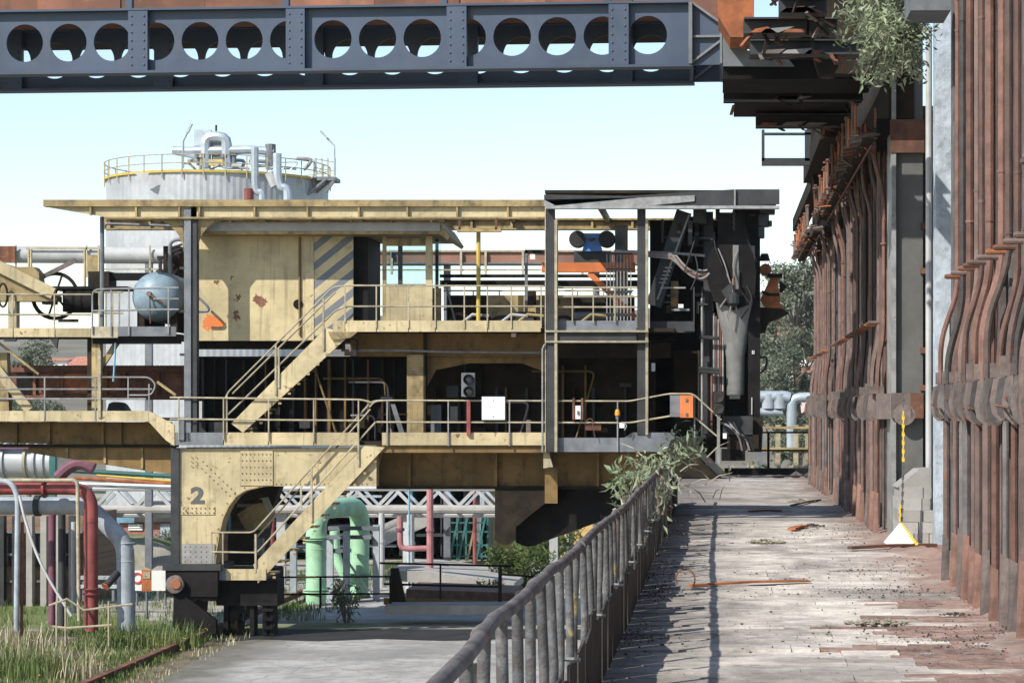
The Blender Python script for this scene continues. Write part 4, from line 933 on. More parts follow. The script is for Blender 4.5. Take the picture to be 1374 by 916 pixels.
# left platform
pl_=E('left_platform',P(180,452,60),mach)
pb('toe_board',M['rail'],122,158,438,453,59.95,60.0,parent=pl_); pb('toe_board',M['gry'],158,236,438,451,59.95,60.0,parent=pl_)
pb('deck_plate',M['soot2'],124,240,448,452,60.02,64,parent=pl_); pb('under_beam',M['soot'],124,240,453,461,60.1,60.4,parent=pl_)
for a,c_ in ((-40,18),(18,74),(74,122)): pb('toe_board',M['yel'],a+.5,c_-.5,440,452,59.95,60.0,parent=pl_)
pb('deck_plate',M['soot2'],-40,122,449,452,60.02,62,parent=pl_)
pp('bracket',M['dgry'],[(65,452),(78,452),(76,468)],60,60.1,parent=pl_); pp('bracket',M['dgry'],[(2,452),(24,452),(20,458),(6,458)],60,60.1,parent=pl_)
rail_run([[(-40,395),(122,395)],[(-40,422),(122,422)]],[(17,395,450),(73,395,450)],59.95,M['rail'])
rail_run([[(240,386),(130,388),(124,392),(124,448)],[(240,415),(124,417)],[(240,401),(206,401)]],[(149,389,450),(173,387,450),(226,386,448)],59.92,M['railg'])
rail_run([[(126,392),(165,392)],[(126,420),(165,420)]],[(133+k*9,392,440) for k in range(4)],61.6,M['rail'])
# winch at far left
wn=E('rack_winch',P(70,440,61.5),mach)
pp('gear_cover',M['yel2'],[(-40,350),(0,352),(20,358),(45,358),(52,366),(53,384),(76,397),(76,404),(20,404),(-40,404)],61.2,61.7,parent=wn)
part('cover_rib',M['yel'],MB().bar(P(-10,353,61.1),P(72,394,61.1),.3,.12,(0,1,0)),wn)
pb('cover_leg',M['yel'],11,22,398,442,61.2,61.5,parent=wn)
b=MB(); cc=P(74,397,61.8); 
b.tube([cc+Vector((.62*math.cos(a),0,.62*math.sin(a))) for a in [2*math.pi*k/28 for k in range(29)]],.055,6,False)
wh=part('hand_wheel',M['soot2'],b,wn,True)
for k in range(6):
    a=k*math.pi/3+.2; part('spoke',M['soot2'],MB().tube([cc,cc+Vector((.6*math.cos(a),0,.6*math.sin(a)))],.03,5),wh,True)
b=MB(); c2=P(4,396,61.0); b.tube([c2+Vector((.3*math.cos(a)*.4,0,.32*math.sin(a))) for a in [2*math.pi*k/20 for k in range(21)]],.03,5,False); part('small_wheel',M['soot2'],b,wn,True)
pb('gearbox',M['soot2'],84,124,388,418,61.8,62.6,parent=wn); pb('shaft_beam',M['soot'],66,170,384,388,61.6,62.8,parent=wn)
pb('gearbox',M['dgry'],56,72,396,408,61.3,61.7,parent=wn)
for px in (90,100,112): part('motor_drum',M['soot'],MB().lathe([(.3,0),(.3,.3)],P(px,404,61.7),(1,0,0),14),wn,True)
part('connecting_rod',M['brack'],MB().bar(P(56,372,61.7),P(102,349,61.7),.12,.06,(0,1,0)),wn)
pb('dark_box',M['soot2'],118,146,364,384,62.6,63.4,parent=wn); pb('slide_beam',M['soot'],140,200,366,376,62.8,63.0,parent=wn); 
pb('diag_bar',M['soot2'],78,104,428,432,61.6,61.7,parent=wn)
for px in (37,40,112,131): pb('frame_post',M['yel'],px,px+2,334,395,63.2,63.3,parent=wn)
# --- charging / door tower at the right end
tw=E('door_tower',P(960,600,61),mach)
pb('rear_plate',M['soot'],872,1014,296,600,64.0,64.3,parent=tw)
pb('rear_plate',M['soot2'],880,960,470,640,63.4,63.8,parent=tw)
pb('tower_column',M['soot'],1004,1020,280,606,60.6,61.6,parent=tw)
pb('tower_column',M['soot'],985,1004,280,600,62.4,63.4,parent=tw)
pb('tower_column',M['dgry'],944,957,284,586,61.0,61.4,parent=tw)
pb('column_face',M['dgry'],944,952,390,582,60.9,61.0,parent=tw)
pb('black_panel',M['soot'],920,1004,300,420,61.6,62.0,parent=tw)
pp('column_skirt',M['soot2'],[(1000,560),(1024,560),(1022,606),(1006,606)],60.5,60.7,parent=tw)
part('diagonal_brace',M['dgry'],MB().bar(P(918,284,60.8),P(877,410,60.8),.42,.2,(0,1,0)),tw)
part('brace_edge',M['railg'],MB().bar(P(925,288,60.66),P(882,402,60.66),.05,.08,(0,1,0)),tw)
for k in range(5): pb('brace_rung',M['railg'],884+k*2,894+k*2,378-k*5,380-k*5,60.55,60.65,parent=tw)
for k,(a,c_,d) in enumerate(((925,960,300),(928,955,312),(930,962,318),(922,950,328))): pb('slide_bar',M['dgry'],a,c_,d,d+2.5,61.3,61.5,parent=tw)
pb('head_block',M['dgry'],930,948,277,300,60.6,60.9,parent=tw)
pb('floor_panel',M['dgry'],872,932,431,446,60.4,60.6,parent=tw)
pb('small_plate',M['dgry'],918,932,432,444,60.3,60.38,parent=tw)  # same dark grey as the floor panel behind it
pb('ledge_rail',M['railg'],886,920,385,387,60.6,60.7,parent=tw); pb('tread_rail',M['railg'],896,925,414,417,60.6,60.7,parent=tw)
pb('rust_door',M['brown'],900,910,377,412,60.8,61.0,parent=tw); pb('small_cup',M['white'],910,917,408,413,60.5,60.7,parent=tw)
for px in (930,941): pb('ladder_stile',M['dgry'],px,px+2,385,446,60.7,60.8,parent=tw)
# tapered chute
cx=X(987,60.6); zz=lambda py:Z(py,60.6); s=60.6/F
ch=part('tapered_chute',mat('bare_grey_sheet',(.20,.20,.19),.5,var=.25,scale=2,dirt=.5,dcol=(.13,.125,.12),streak=.7,bump=.06),MB().lathe([(11*s,0),(12*s,.04),(13*s,(530-478)*s),(26*s,(530-412)*s),(30*s,(530-388)*s),(30*s,(530-330)*s)],(cx,60.9,zz(530)),(0,0,1),28),tw,True)
pp('chute_hood',M['soot'],[(950,380),(958,404),(975,410),(984,416),(1012,406),(1015,362),(1007,322),(996,285),(962,285),(964,320),(948,348)],60.3,60.5,parent=ch)
for k in range(46):
    a=random.uniform(885,1012); c2=random.uniform(284,410); L_=random.uniform(8,34)
    if random.random()<.6: pb('frame_bar',M[random.choice(('soot','soot2','dgry','dgry'))],a,a+random.uniform(2,7),c2,min(420,c2+L_),60.5+random.random()*.9,61.6+random.random()*.4,parent=tw)
    else: pb('frame_bar',M[random.choice(('soot2','dgry','dgry','dgry'))],a,min(1014,a+L_),c2,c2+random.uniform(1.5,4),60.5+random.random()*.9,61.6,parent=tw)
for k in range(22):
    a=random.uniform(930,1000); c2=random.uniform(418,575)
    pb('frame_bar',M[random.choice(('soot','soot2','dgry'))],a,a+random.uniform(2,14),c2,c2+random.uniform(2,22),61.0+random.random(),62.2,parent=tw)
for k in range(10):
    a=random.uniform(925,1005); c2=random.uniform(300,400); part('loose_cable',M[random.choice(('rubber','cable','rubber'))],MB().tube(fillet([P(a,c2,60.25),P(a+random.uniform(-10,10),c2+20,60.2),P(a+random.uniform(-16,16),c2+45,60.25)],.4),.022,5),tw,True)
pb('chute_mouth',M['dgry'],979,993,529,535,60.5,61,parent=ch)
part('hood_wedge',M['dgry'],MB().pprism([(968,390),(982,378),(984,386),(976,404)],59.9,60.0),ch)
part('hood_wedge',M['dgry'],MB().pprism([(1002,320),(1012,340),(1016,352),(1006,330)],59.9,60.0),ch)
part('valve_rod',M['ral'],MB().tube([P(985,395,60.0),P(985,370,60.0)],.03,6),ch,True)
part('hook_block',M['dgry'],MB().lathe([(.05,-.2),(.16,-.1),(.16,.1),(.05,.2)],P(984,402,59.95),n=10),ch,True)
for k in range(4): part('chain_link',M['dgry'],MB().tube([P(986,280+k*7,60.3),P(984,284+k*7,60.3),P(986,288+k*7,60.3)],.04,5),tw,True)
# cables draped to the tower
for k in range(9):
    ex=952+k*6.5; ey=366-k*3+random.uniform(-6,6); sx=905+random.uniform(-6,6); sag=383+random.uniform(-4,12); mx=934+k*2.6
    p0=P(868,338+k*.7,60.45); p1=P(sx,341+k*.8,60.45); p2=P(mx,sag+8,60.2+.04*k); p3=P(ex,ey,60.3+.05*k)
    cv=[p0]+[p1*(1-t)**2+p2*2*t*(1-t)*1.0+p3*t*t for t in [q/10 for q in range(11)]]
    part('draped_cable',M['cable'] if k%4!=1 else M['ral'],MB().tube(cv,.028,6),tw,True)
part('cable_conduit',M['railg'],MB().tube([P(824,337,60.6),P(908,340,60.6),P(946,343,60.6)],.04,6),tw,True)
part('loop_cable',M['cable'],MB().tube(fillet([P(967,326,60.4),P(962,350,60.4),P(950,364,60.4),P(935,362,60.4)],.5,4),.03,6),tw,True)
for k in range(5): part('vertical_pipe',M['ral'] if k%2 else M['railg'],MB().tube([P(958+k*3,420+k*4,60.8),P(958+k*3,525,60.8)],.03,6),tw,True)
for px,t0,b0,m in ((942,400,590,'railg'),(938,470,580,'soot2'),(955,500,580,'ral')): part('vertical_pipe',M[m],MB().tube([P(px,t0,60.6),P(px,b0,60.6)],.035,6),tw,True)
for yy in (452,494,498): part('clamp',M['dgry'],MB().tube([P(938,yy,60.55),P(966,yy+2,60.55)],.05,6),tw,True)
for px in (1009,1011,1008): pb('lamp_slit',M['offw'],px,px+1.5,533 if px==1008 else 470,556 if px==1008 else 475,60.55,60.6,parent=tw)
# canopy end clutter
for a in ((1020,280,1040,286),(1018,288,1032,303),(1030,296,1036,302),(1018,304,1026,318)): pb('end_cleat',M['dgry'],a[0],a[2],a[1],a[3],60.4,61.0,parent=tw)
# rusty door-lifting gear on the far side
dg=E('lifting_gear',P(1035,440,61.6),mach)
pp('gear_plate',M['orust'],[(1020,402),(1034,372),(1044,372),(1046,404),(1050,416),(1030,416)],61.6,61.9,parent=dg)
pp('gear_arm',M['soot2'],[(1020,412),(1050,414),(1058,420),(1052,424),(1032,432),(1026,446),(1020,446)],61.5,62.1,parent=dg)
pb('gear_cap',M['soot'],1030,1050,367,371,61.4,62.2,parent=dg)
part('wheel',M['orust'],MB().lathe([(.17,-.06),(.17,.06)],P(1027,362,61.7),(0,1,0),14),dg,True)
part('cap',M['soot2'],MB().lathe([(.16,0),(.1,.2)],P(1026,350,61.7),n=10),dg,True)
pp('wing',M['soot'],[(1046,376),(1056,384),(1050,392),(1046,392)],61.6,61.9,parent=dg)
part('handle',M['soot2'],MB().tube([P(1022,391,61.5),P(1032,395,61.5),P(1046,395,61.5)],.04,6),dg,True)
part('hose_loop',M['rubber'],MB().tube(fillet([P(1020,480,61),P(1030,478,61),P(1028,495,61),P(1020,500,61)],.2),.03,6),dg,True)
# lower gear at the bench end
lg_=E('bench_guide',P(985,630,60),mach)
pp('guide_plate',M['soot2'],[(900,590),(925,585),(968,640),(905,640),(890,620)],59.4,59.8,parent=lg_)
pp('guide_plate',M['dgry'],[(925,600),(938,600),(974,634),(962,636)],59.2,59.3,parent=lg_)
for a,c_,d,e,m in ((970,1010,558,585,'dgry'),(976,1018,583,602,'soot2'),(968,1000,602,618,'soot'),(900,972,628,634,'yel2')): pb('guide_block',M[m],a,c_,d,e,59.8,60.4,parent=lg_)
part('guide_post',M['railg'],MB().pbox(962,966,558,622,59.3,59.4),lg_)
pb('white_junction',M['white'],970,975,581,588,59.3,59.4,parent=lg_)
for k in range(4): part('hose',M['rubber'] if k%2 else M['cable'],MB().tube(fillet([P(966+k*6,566,59.5),P(980+k*5,572+k*5,59.4),P(992+k*4,585,59.5),P(996+k*5,604,59.6)],.2),.03,6),lg_,True)
pb('kick_beam',M['soot'],968,1092,628,637,61.5,61.9,parent=lg_)
# --- coal chute under the right end
cc_=E('leveller_chute',P(700,730,61),mach)
arcp=[(666+ (708-666)*k/6, 724+6*math.sin(math.pi*k/6)) for k in range(7)]
pp('chute_side',M['soot2'],[(664,656),(735,656),(735,672),(700,700),(692,706)]+[(692,724)]+[(692-28*k/6,724+7*math.sin(math.pi*k/6)) for k in range(7)],61.0,61.2,parent=cc_)
pp('chute_side',M['soot'],[(692,706),(800,640),(830,645),(832,690),(820,694),(728,727)]+[(728-36*k/6,727+6*math.sin(math.pi*k/6)) for k in range(7)],61.6,62.4,parent=cc_)
pb('hanger',M['brown'],731,748,625,675,60.6,60.7,parent=cc_); pp('hanger_bracket',M['rail'],[(729,606),(736,606),(742,626),(729,628)],60.2,60.5,parent=cc_)
pp('right_leg',M['soot2'],[(735,608),(905,608),(905,716),(828,716),(826,700),(820,684),(811,670),(800,660),(786,653),(735,652)],61.7,62.1)
pp('chute_gusset',M['soot2'],[(720,652),(800,648),(800,662),(705,712),(700,700)],62.45,62.6)
pb('right_post',M['soot2'],840,905,690,852,61.6,63,)
pb('right_bogie',M['soot'],820,905,790,852,61.4,64)
# crane rails
for xx,lab in ((-13.7,'rusty crane rail running through the weeds under the left leg'),(-2.2,'crane rail at the foot of the bench wall')):
    t=E('crane_rail',(xx,60,GZ),None,lab,'rail','crane rails of the pusher machine')
    MB().box(xx-.05,xx+.05,38,80,GZ+.02,GZ+.17).build('rail_web',M['ral'],t,False); MB().box(xx-.09,xx+.09,38,80,GZ+.17,GZ+.21).build('rail_head',M['ral'],t,False)
# ---------------------------------------------------------------- things mounted on the machine
t=E('hoist_trolley',P(794,337,61.8),None,'blue hoist trolley with two black drums on the orange beam','hoist')
MB().pprism([(781,337),(783,330),(782,313),(807,313),(806,330),(808,337)],61.8,62.3).build('gear_body',M['vblue'],t,False)
for px in (775,814): 
    d=MB().lathe([(.10,-.12),(.22,-.12),(.22,0),(.24,.0),(.24,.12),(.22,.12),(.22,.4),(.1,.4)],P(px,321,61.8),(0,1,0),20).build('drum',M['rubber'],t)
MB().lathe([(.07,0),(.07,.06)],P(794,321,61.8),(0,-1,0),12).build('boss',M['ral'],t)
MB().pbox(778,812,315,319,61.7,61.8).build('strap',M['vblue'],t,False)
t=E('signal_light',P(628,585,59.85),None,'dark two-lens signal light on a red post','signal light')
MB().pbox(626,631,537,584,59.85,59.95).build('post',M['red'],t,False)
MB().pbox(619,637,500,532,59.8,60.0).build('housing',M['gry'],t,False)
for py in (509,525):
    MB().lathe([(.14,0),(.14,.12),(.12,.12),(.12,.01)],P(629,py,59.8),(0,-1,0),18).build('hood',M['soot'],t); MB().lathe([(.118,0),(.05,.02)],P(629,py,59.78),(0,-1,0),18).build('lens',M['lens'],t)
t=E('signal_light',P(965,560,59.3),None,'black two-lens signal light below the grey tapered chute','signal light')
MB().pbox(957,972,525,556,59.3,59.6).build('housing',M['rubber'],t,False)
for py in (533,548): MB().lathe([(.13,0),(.13,.1),(.11,.1),(.11,.01)],P(964.5,py,59.3),(0,-1,0),18).build('lens',M['lens'],t)
MB().pbox(962,967,556,562,59.35,59.5).build('bracket',M['gry'],t,False)
t=E('notice_board',P(662,563,59.8),None,'blank white square board fixed to the lower railing','board')
MB().pbox(646.5,677.5,532,563,59.8,59.84).build('plate',M['white'],t,False)
for py in (537,559): MB().lathe([(.02,0),(.01,.015)],P(662,py,59.8),(0,-1,0),6).build('screw',M['railg'],t)
t=E('switch_box',P(774,565,59.8),None,'white switch between two rusty uprights on the lower railing','switch')
for px in (768,779.5): MB().pbox(px,px+3,534,563,59.8,59.88).build('upright',M['ral'],t,False)
MB().pbox(772,779,544,562,59.78,59.85).build('switch_plate',M['white'],t,False); MB().pbox(774.5,776.5,551,556,59.74,59.78).build('toggle',M['ink'],t,False)
t=E('warning_beacon',P(828,560,59.8),None,'amber warning beacon on a railing post with white junction box','beacon')
MB().lathe([(.07,0),(.07,.09),(.05,.15),(.03,.16)],P(828.5,557,59.8),n=14).build('lens',M['amber'],t); MB().lathe([(.05,0),(.05,.1)],P(828.5,562,59.8),n=12).build('base',M['gry'],t)
MB().pbox(831,838,567,574,59.7,59.8).build('junction_box',M['white'],t,False)
MB().tube(fillet([P(834,566,59.7),P(842,570,59.7),P(838,577,59.7)],.1),.012,5).build('wire',M['offw'],t)
t=E('orange_box',P(921,560,59.7),None,'orange sheet box with two slots on the lower railing end','box')
MB().pbox(912.5,930,530,560,59.7,59.85).build('body',M['orng'],t,False)
for py in (535,554): MB().pbox(920,923,py,py+4,59.68,59.7).build('slot',M['ink'],t,False)
MB().pbox(899,913,530,559,59.86,59.92).build('grey_plate',M['gry'],t,False)
MB().pbox(874,879,487,498,60.4,60.5).build('bulkhead_lamp',M['white'],None,False,None,'small white lamp on the dark plate right of the columns','lamp')
MB().tube(fillet([P(786,568,59.8),P(788,562,59.8),P(795,561,59.8),P(796,575,59.8),P(799,588,59.8)],.1),.012,5).build('hooked_cable',M['ral'],None,True,None,'thin hooked brown cable behind the lower railing','cable')
# ================================================================ BENCH RAILING
t=E('bench_railing',(-.78,24,0),None,'bent pipe railing with dark kick plates along the bench edge','railing')
def rx(y): return -.77+.010*math.sin(y*.42)+.004*math.sin(y*2.1+1)
def rz(y): return .975-.045*math.sin((y-6)/36*math.pi)+.006*math.sin(y*.9)
pts=[]; y=4.6
while y<43: pts.append(Vector((rx(y)+random.uniform(-.008,.008),y,rz(y)+random.uniform(-.008,.008)))); y+=.55
M['hand']=mat('scuffed_handrail',(.15,.13,.12),.75,var=.5,scale=6,dirt=.5,dcol=(.11,.09,.08),streak=0,rust=.3,rcol=(.25,.12,.08),rscale=6,bump=.5,bscale=40)
M['balu']=mat('flaking_grey_baluster',(.12,.122,.125),.7,var=.5,scale=7,dirt=.8,dcol=(.07,.06,.055),dlo=.45,dhi=.6,streak=.3,rust=.35,rcol=(.17,.11,.07),rscale=7,bump=.5,bscale=40,orand=.2,
  hook=lambda nt,p,c:_mix(nt,_ramp(nt,_noise(nt,p,2.2,3,.5),.69,.71),c,(.30,.24,.09)))
M['kick']=mat('dark_kick_plate',(.06,.052,.047),.85,var=.5,scale=3,dirt=.5,dcol=(.04,.035,.03),streak=.4,rust=.3,rcol=(.18,.08,.05),bump=.5,orand=.3)
MB().tube(pts,.027,12).build('handrail',M['hand'],t)
for yy in (7.4,9.6,12.9,17.2,24.8,33): MB().lathe([(.031,-.06),(.035,-.05),(.035,.05),(.031,.06)],(rx(yy),yy,rz(yy)),(0,1,0),12).build('joint_sleeve',M['hand'],t)
y=5.0; i=0
while y<42.6:
    lean=random.uniform(-.02,.02)
    p=MB().tube([(rx(y),y,rz(y)-.02),(rx(y)+lean,y+random.uniform(-.02,.02),.5),(rx(y)-.01,y,-.15)],.023,12).build('baluster',M['balu'],t)
    if i%3==1: MB().box(rx(y)-.075,rx(y)-.06,y+.10,y+.10+random.uniform(.10,.26),-.1,rz(y)-.02 if i%4 else .6).build('outer_slat',M['kick'],p,False)
    h=random.uniform(.38,.50); w_=.62
    k=MB().box(rx(y)+.038,rx(y)+.052,y+.015,y+w_-.02,-.06,h); k.v[5]=(k.v[5][0],k.v[5][1],h+random.uniform(-.05,.05)); k.v[4]=(k.v[4][0],k.v[4][1],k.v[5][2]); k.v[6]=(k.v[6][0],k.v[6][1],h+random.uniform(-.06,.05)); k.v[7]=(k.v[7][0],k.v[7][1],k.v[6][2])
    k.build('kick_plate',M['kick'],t,False)
    if i%4==2: MB().tube([(rx(y)-.05,y+.1,.47),(rx(y)+.1,y+.12,.46)],.012,5).build('hook',M['railg'],p)
    y+=.62; i+=1
MB().tube([(rx(7.55)-.05,7.55,.52),(rx(7.55)-.05,7.55,.70),(rx(7.55)-.06,7.55,.86)],[.03,.042,.03],10).build('brass_valve',M['brack'],t)
# fence at the bench end
t=E('end_fence',(1.5,64.2,0),None,'black open pipe fence closing the far end of the bench','fence')
for py in (580,604): MB().bar(P(1018,py,63),P(1091,py,63),.05,.05).build('rail',M['soot'],t,False)
for px in (1031,1086): MB().bar(P(px,580,63),P(px,634,63),.07,.07,(0,1,0)).build('post',M['soot'],t,False)
MB().pbox(1018,1092,629,638,62.9,63.1).build('base_beam',M['soot'],t,False)
for k,(px,py) in enumerate(((1045,641),(1068,640),(1084,641))): MB().rock(P(px,py,60),.2).build('scrap_heap',M['lump'],None,False,None,('left','middle','right')[k]+' dark scrap heap below the end fence','scrap')

# ================================================================ BACKGROUND
# storage tank
YT=150.; H=lambda py,Y=YT:Z(py,Y)
cx=X(293,YT); R0=145*YT/F; zt=Z(230,YT-R0)
t=E('storage_tank',(cx,YT,G2),None,'large pale corrugated storage tank with yellow rim and railing','tank')
b=MB(); N=220
for zz in (G2,zt):
    for k in range(N):
        a=2*math.pi*k/N; r=R0+(.025 if k%2 else 0); b.v.append((cx+r*math.cos(a),YT+r*math.sin(a),zz))
for k in range(N): b.f.append((k,(k+1)%N,N+(k+1)%N,N+k))
b.f.append(tuple(range(N,2*N)))
b.build('cladding',M['clad'],t,False)
b=MB(); b.lathe([(R0+.02,0),(R0+.16,0),(R0+.16,.16),(R0+.02,.16)],(cx,YT,zt-.05),n=96); b.build('rim_band',M['ylw'],t)
MB().lathe([(R0,0),(R0*.5,.5),(.2,.7)],(cx,YT,zt+.02),n=64).build('roof',M['clad'],t)
for hh in (.55,1.1):
    MB().tube([(cx+(R0+.15)*math.cos(a),YT+(R0+.15)*math.sin(a),zt+hh) for a in [2*math.pi*k/64 for k in range(65)]],.035,5,False).build('rail',M['rail'],t)
for k in range(34):
    a=2*math.pi*k/34; MB().bar((cx+(R0+.15)*math.cos(a),YT+(R0+.15)*math.sin(a),zt-.4),(cx+(R0+.15)*math.cos(a),YT+(R0+.15)*math.sin(a),zt+1.1),.07,.07,(0,1,0)).build('rail_post',M['rail'],t,False)
YP=YT-1.5
def tp(name,m,pts,r,Y=YP): MB().tube(fillet([P(a,c,Y) for a,c in pts],.5,3),r,8).build(name,M[m],t)
tp('vent_pipe','lag',[(276,216),(276,184),(304,184),(304,216)],.36); tp('feed_pipe','lag',[(232,202),(250,203),(340,201),(368,204)],.28)
tp('feed_pipe','lag',[(232,203),(262,209),(266,212)],.22); tp('vent_pipe','lag',[(276,214),(276,226)],.34); tp('vent_pipe','lag',[(305,214),(305,226)],.34)
tp('down_pipe','lag',[(342,198),(342,252),(346,258),(352,258),(352,270)],.24,YT-8); tp('down_pipe','lag',[(372,206),(372,240),(376,252),(386,252),(386,272)],.28,YT-8)
tp('ladder_pipe','offw',[(361,232),(369,250)],.3,YT-8)
MB().pbox(260,283,174,196,YP,YP+.3).build('filter_box',M['lag'],t,False); MB().pbox(284,302,186,222,YP,YP+1).build('agitator_drive',M['gry'],t,False)
MB().pbox(280,302,214,222,YP-1,YP-.8).build('valve_stand',M['ylw'],t,False)
for px in (266,314): MB().lathe([(.16,0),(.16,.5),(.26,.5),(.26,.6)],P(px,219,YP),n=10).build('red_valve',M['gry'],t)
MB().lathe([(.3,0),(.3,.7)],P(334,268,YT-8),n=10).build('red_valve',M['red'],t)
MB().lathe([(.35,0),(.35,1.4)],P(363,222,YP),n=10).build('vessel',M['gry'],t)
MB().tube([P(290,176,YP),P(290,168,YP)],.08,6).build('vent_tip',M['dgry'],t)
for pts in ([(246,226),(246,190),(257,166)],[(449,236),(449,196),(430,176)]): 
    MB().tube([P(a,c,YP-2) for a,c in pts],.07,5).build('lamp_pole',M['lag'],t); a,c=pts[2]; e,f=pts[1]
    MB().bar(P(a,c,YP-2),P((a+e)/2,(c+f)/2,YP-2),.3,.14).build('lamp_head',M['lag'],t,False)
for k in range(16):
    px=random.uniform(240,400); py=random.uniform(212,226); tp('small_line',random.choice(('lag','rail','gry','railg')),[(px,py),(px+random.uniform(8,30),py+random.uniform(-1,1)),(px+random.uniform(8,30),228)],random.choice((.05,.08,.12)),YP-random.uniform(-2,4))
for k in range(7):
    px=random.uniform(255,385); MB().lathe([(.1,0),(.1,.5),(.22,.5),(.22,.7)],P(px,222,YP-3),n=8).build('fitting',M[random.choice(('gry','rail','lag','red'))],t)
# stair and platform on the tank's right flank
YS2=YT-3
MB().pbox(424,450,237,242,YS2,YS2+2).build('stair_platform',M['gry'],t,False)
MB().bar(P(438,240,YS2),P(400,272,YS2),.14,.3,(0,1,0)).build('stair_stringer',M['gry'],t,False); MB().bar(P(446,240,YS2+1),P(408,272,YS2+1),.14,.3,(0,1,0)).build('stair_stringer',M['gry'],t,False)
for k in range(10): MB().bar(P(436-k*4,242+k*3.3,YS2),P(442-k*4,242+k*3.3,YS2+1),.3,.06).build('stair_tread',M['gry'],t,False)
for px in (424,432,440,450): MB().bar(P(px,212,YS2),P(px,238,YS2),.07,.07,(0,1,0)).build('rail_post',M['rail'],t,False)
for py in (213,225): MB().bar(P(422,py,YS2),P(450,py+5,YS2),.06,.06).build('rail',M['rail'],t,False)
MB().bar(P(436,222,YS2),P(398,258,YS2),.06,.06).build('stair_rail',M['rail'],t,False)
MB().bar(P(448,243,YS2),P(436,258,YS2),.2,.2).build('knee_brace',M['gry'],t,False)
b=MB().pprism([(180,232),(200,232),(196,244),(190,240)],YT-R0-.32,YT-R0-.28); b.build('loose_flap',M['offw'],t,False)

def trestle(t,px,py,Y,m='gry'):
    MB().box(X(px,Y)-.12,X(px,Y)+.12,Y-.12,Y+.12,G2,Z(py,Y)).build('support_column',M[m],t,False)
# pale service duct and rusty gallery behind the machine
t=E('service_pipe_run',P(90,341,80),None,'pale lagged pipe run crossing behind the left platform','pipe')
MB().tube([P(-80,341,80),P(250,343,80)],.30,14).build('lagged_pipe',M['offw'],t)
for px in (20,115,131,200): MB().pbox(px,px+2,329,372,79.6,79.65).build('frame_post',M['rail'],t,False); 
MB().pbox(35,131,332,334.5,79.6,79.65).build('frame_bar',M['rail'],t,False); MB().pbox(131,245,360,362,79.6,79.65).build('frame_bar',M['rail'],t,False)
MB().pbox(-30,20,330,352,79.55,79.6).build('rust_panel',M['rust'],t,False); MB().pbox(117,131,342,368,79.5,79.6).build('valve_box',M['yel2'],t,False)
for px in (-40,200): trestle(t,px,350,80)
t=E('rusty_gallery',P(620,360,82),None,'rust red conveyor gallery seen beyond the upper walkway','gallery')
MB().pbox(490,860,338,352,82,83.5).build('gallery_side',mat('faded_rust_gallery',(.24,.12,.085),.8,var=.3,scale=.6,dirt=.6,dcol=(.16,.15,.14),streak=.3,rust=.2,bump=.05),t,False)
MB().pbox(490,860,335.5,338,81.9,83.6).build('top_rail',M['rail'],t,False)
for px in (524,617,650,700,780): MB().pbox(px,px+3,338,368,81.85,81.95).build('frame_post',M['rail'],t,False)
MB().pbox(490,860,361,363,81.9,82).build('lower_bar',M['rail'],t,False); MB().pbox(490,860,352,354,81.9,83).build('floor_bar',M['gry'],t,False)
for px in (600,800): trestle(t,px,352,82.6)
# lattice pipe bridge
def bridge(nm,lab,Y,pt,pbm,px0,px1,m='offw'):
    t=E(nm,P((px0+px1)/2,pbm,Y),None,lab,'pipe bridge')
    MB().tube([P(px0,pt,Y),P(px1,pt,Y)],.10,8).build('top_chord',M[m],t); MB().tube([P(px0,pbm,Y),P(px1,pbm,Y)],.16,10).build('pipe',M['conc'],t)
    MB().tube([P(px0,pbm+7,Y+.6),P(px1,pbm+7,Y+.6)],.11,8).build('bottom_chord',M[m],t)
    MB().tube([P(px0,pt-3,Y+1.6),P(px1,pt-3,Y+1.6)],.10,8).build('top_chord',M['lag'],t)
    px=px0; k=0
    while px<px1-27:
        a,c=(pt,pbm) if k%2 else (pbm,pt)
        MB().bar(P(px,a,Y),P(px+27,c,Y),.12,.12,(0,1,0)).build('diagonal',M[m],t,False)
        MB().bar(P(px+10,a-1,Y+1.6),P(px+37,c-1,Y+1.6),.10,.10,(0,1,0)).build('diagonal',M['gbl'],t,False); px+=27; k+=1
    for q in (px0+20,375,545,742): MB().box(X(q,Y)-.15,X(q,Y)+.15,Y+.2,Y+.5,G2,Z(pbm,Y)).build('support_column',M[m],t,False)
bridge('pipe_bridge','white lattice pipe bridge seen through the portal',80,655,683,125,900)
t=E('overhead_pipe_rack',P(150,640,74),None,'upper pipe rack of red and green lines under the left girder','pipe rack')
for py,m,r,x0,x1 in ((636,'teal',.08,95,240),(646,'orust',.06,100,235),(650,'lag',.09,-20,235),(642,'ylw',.05,130,230)): MB().tube([P(x0,py-5,74),P(x1,py+3,74)],r,8).build('pipe',M[m],t)
MB().tube(fillet([P(78,640,73),P(95,624,73),P(110,621,73),P(126,628,73)],.4),.2,10).build('purple_elbow',M['purp'],t)
for px in (70,): MB().box(X(px,74)-.1,X(px,74)+.1,74,74.2,G2,Z(600,74)).build('support_column',M['teal'],t,False)
t=E('silver_main',P(20,618,84),None,'large silver gas main with flange rings at the left edge','pipe')
MB().tube([P(-120,616,84),P(72,620,84)],.60,24).build('main_pipe',M['clad'],t)
for px in (-20,8,38,50,62): MB().lathe([(.60,-.05),(.68,-.05),(.68,.05),(.60,.05)],P(px,618,84),(1,0.0,-.02),24).build('flange',M['clad'] if px!=38 else M['rail'],t)
MB().pbox(-40,38,596,602,83.3,83.5).build('lattice_rail',M['purp'],t,False)
for px in (-20,60): trestle(t,px,632,84,'teal')
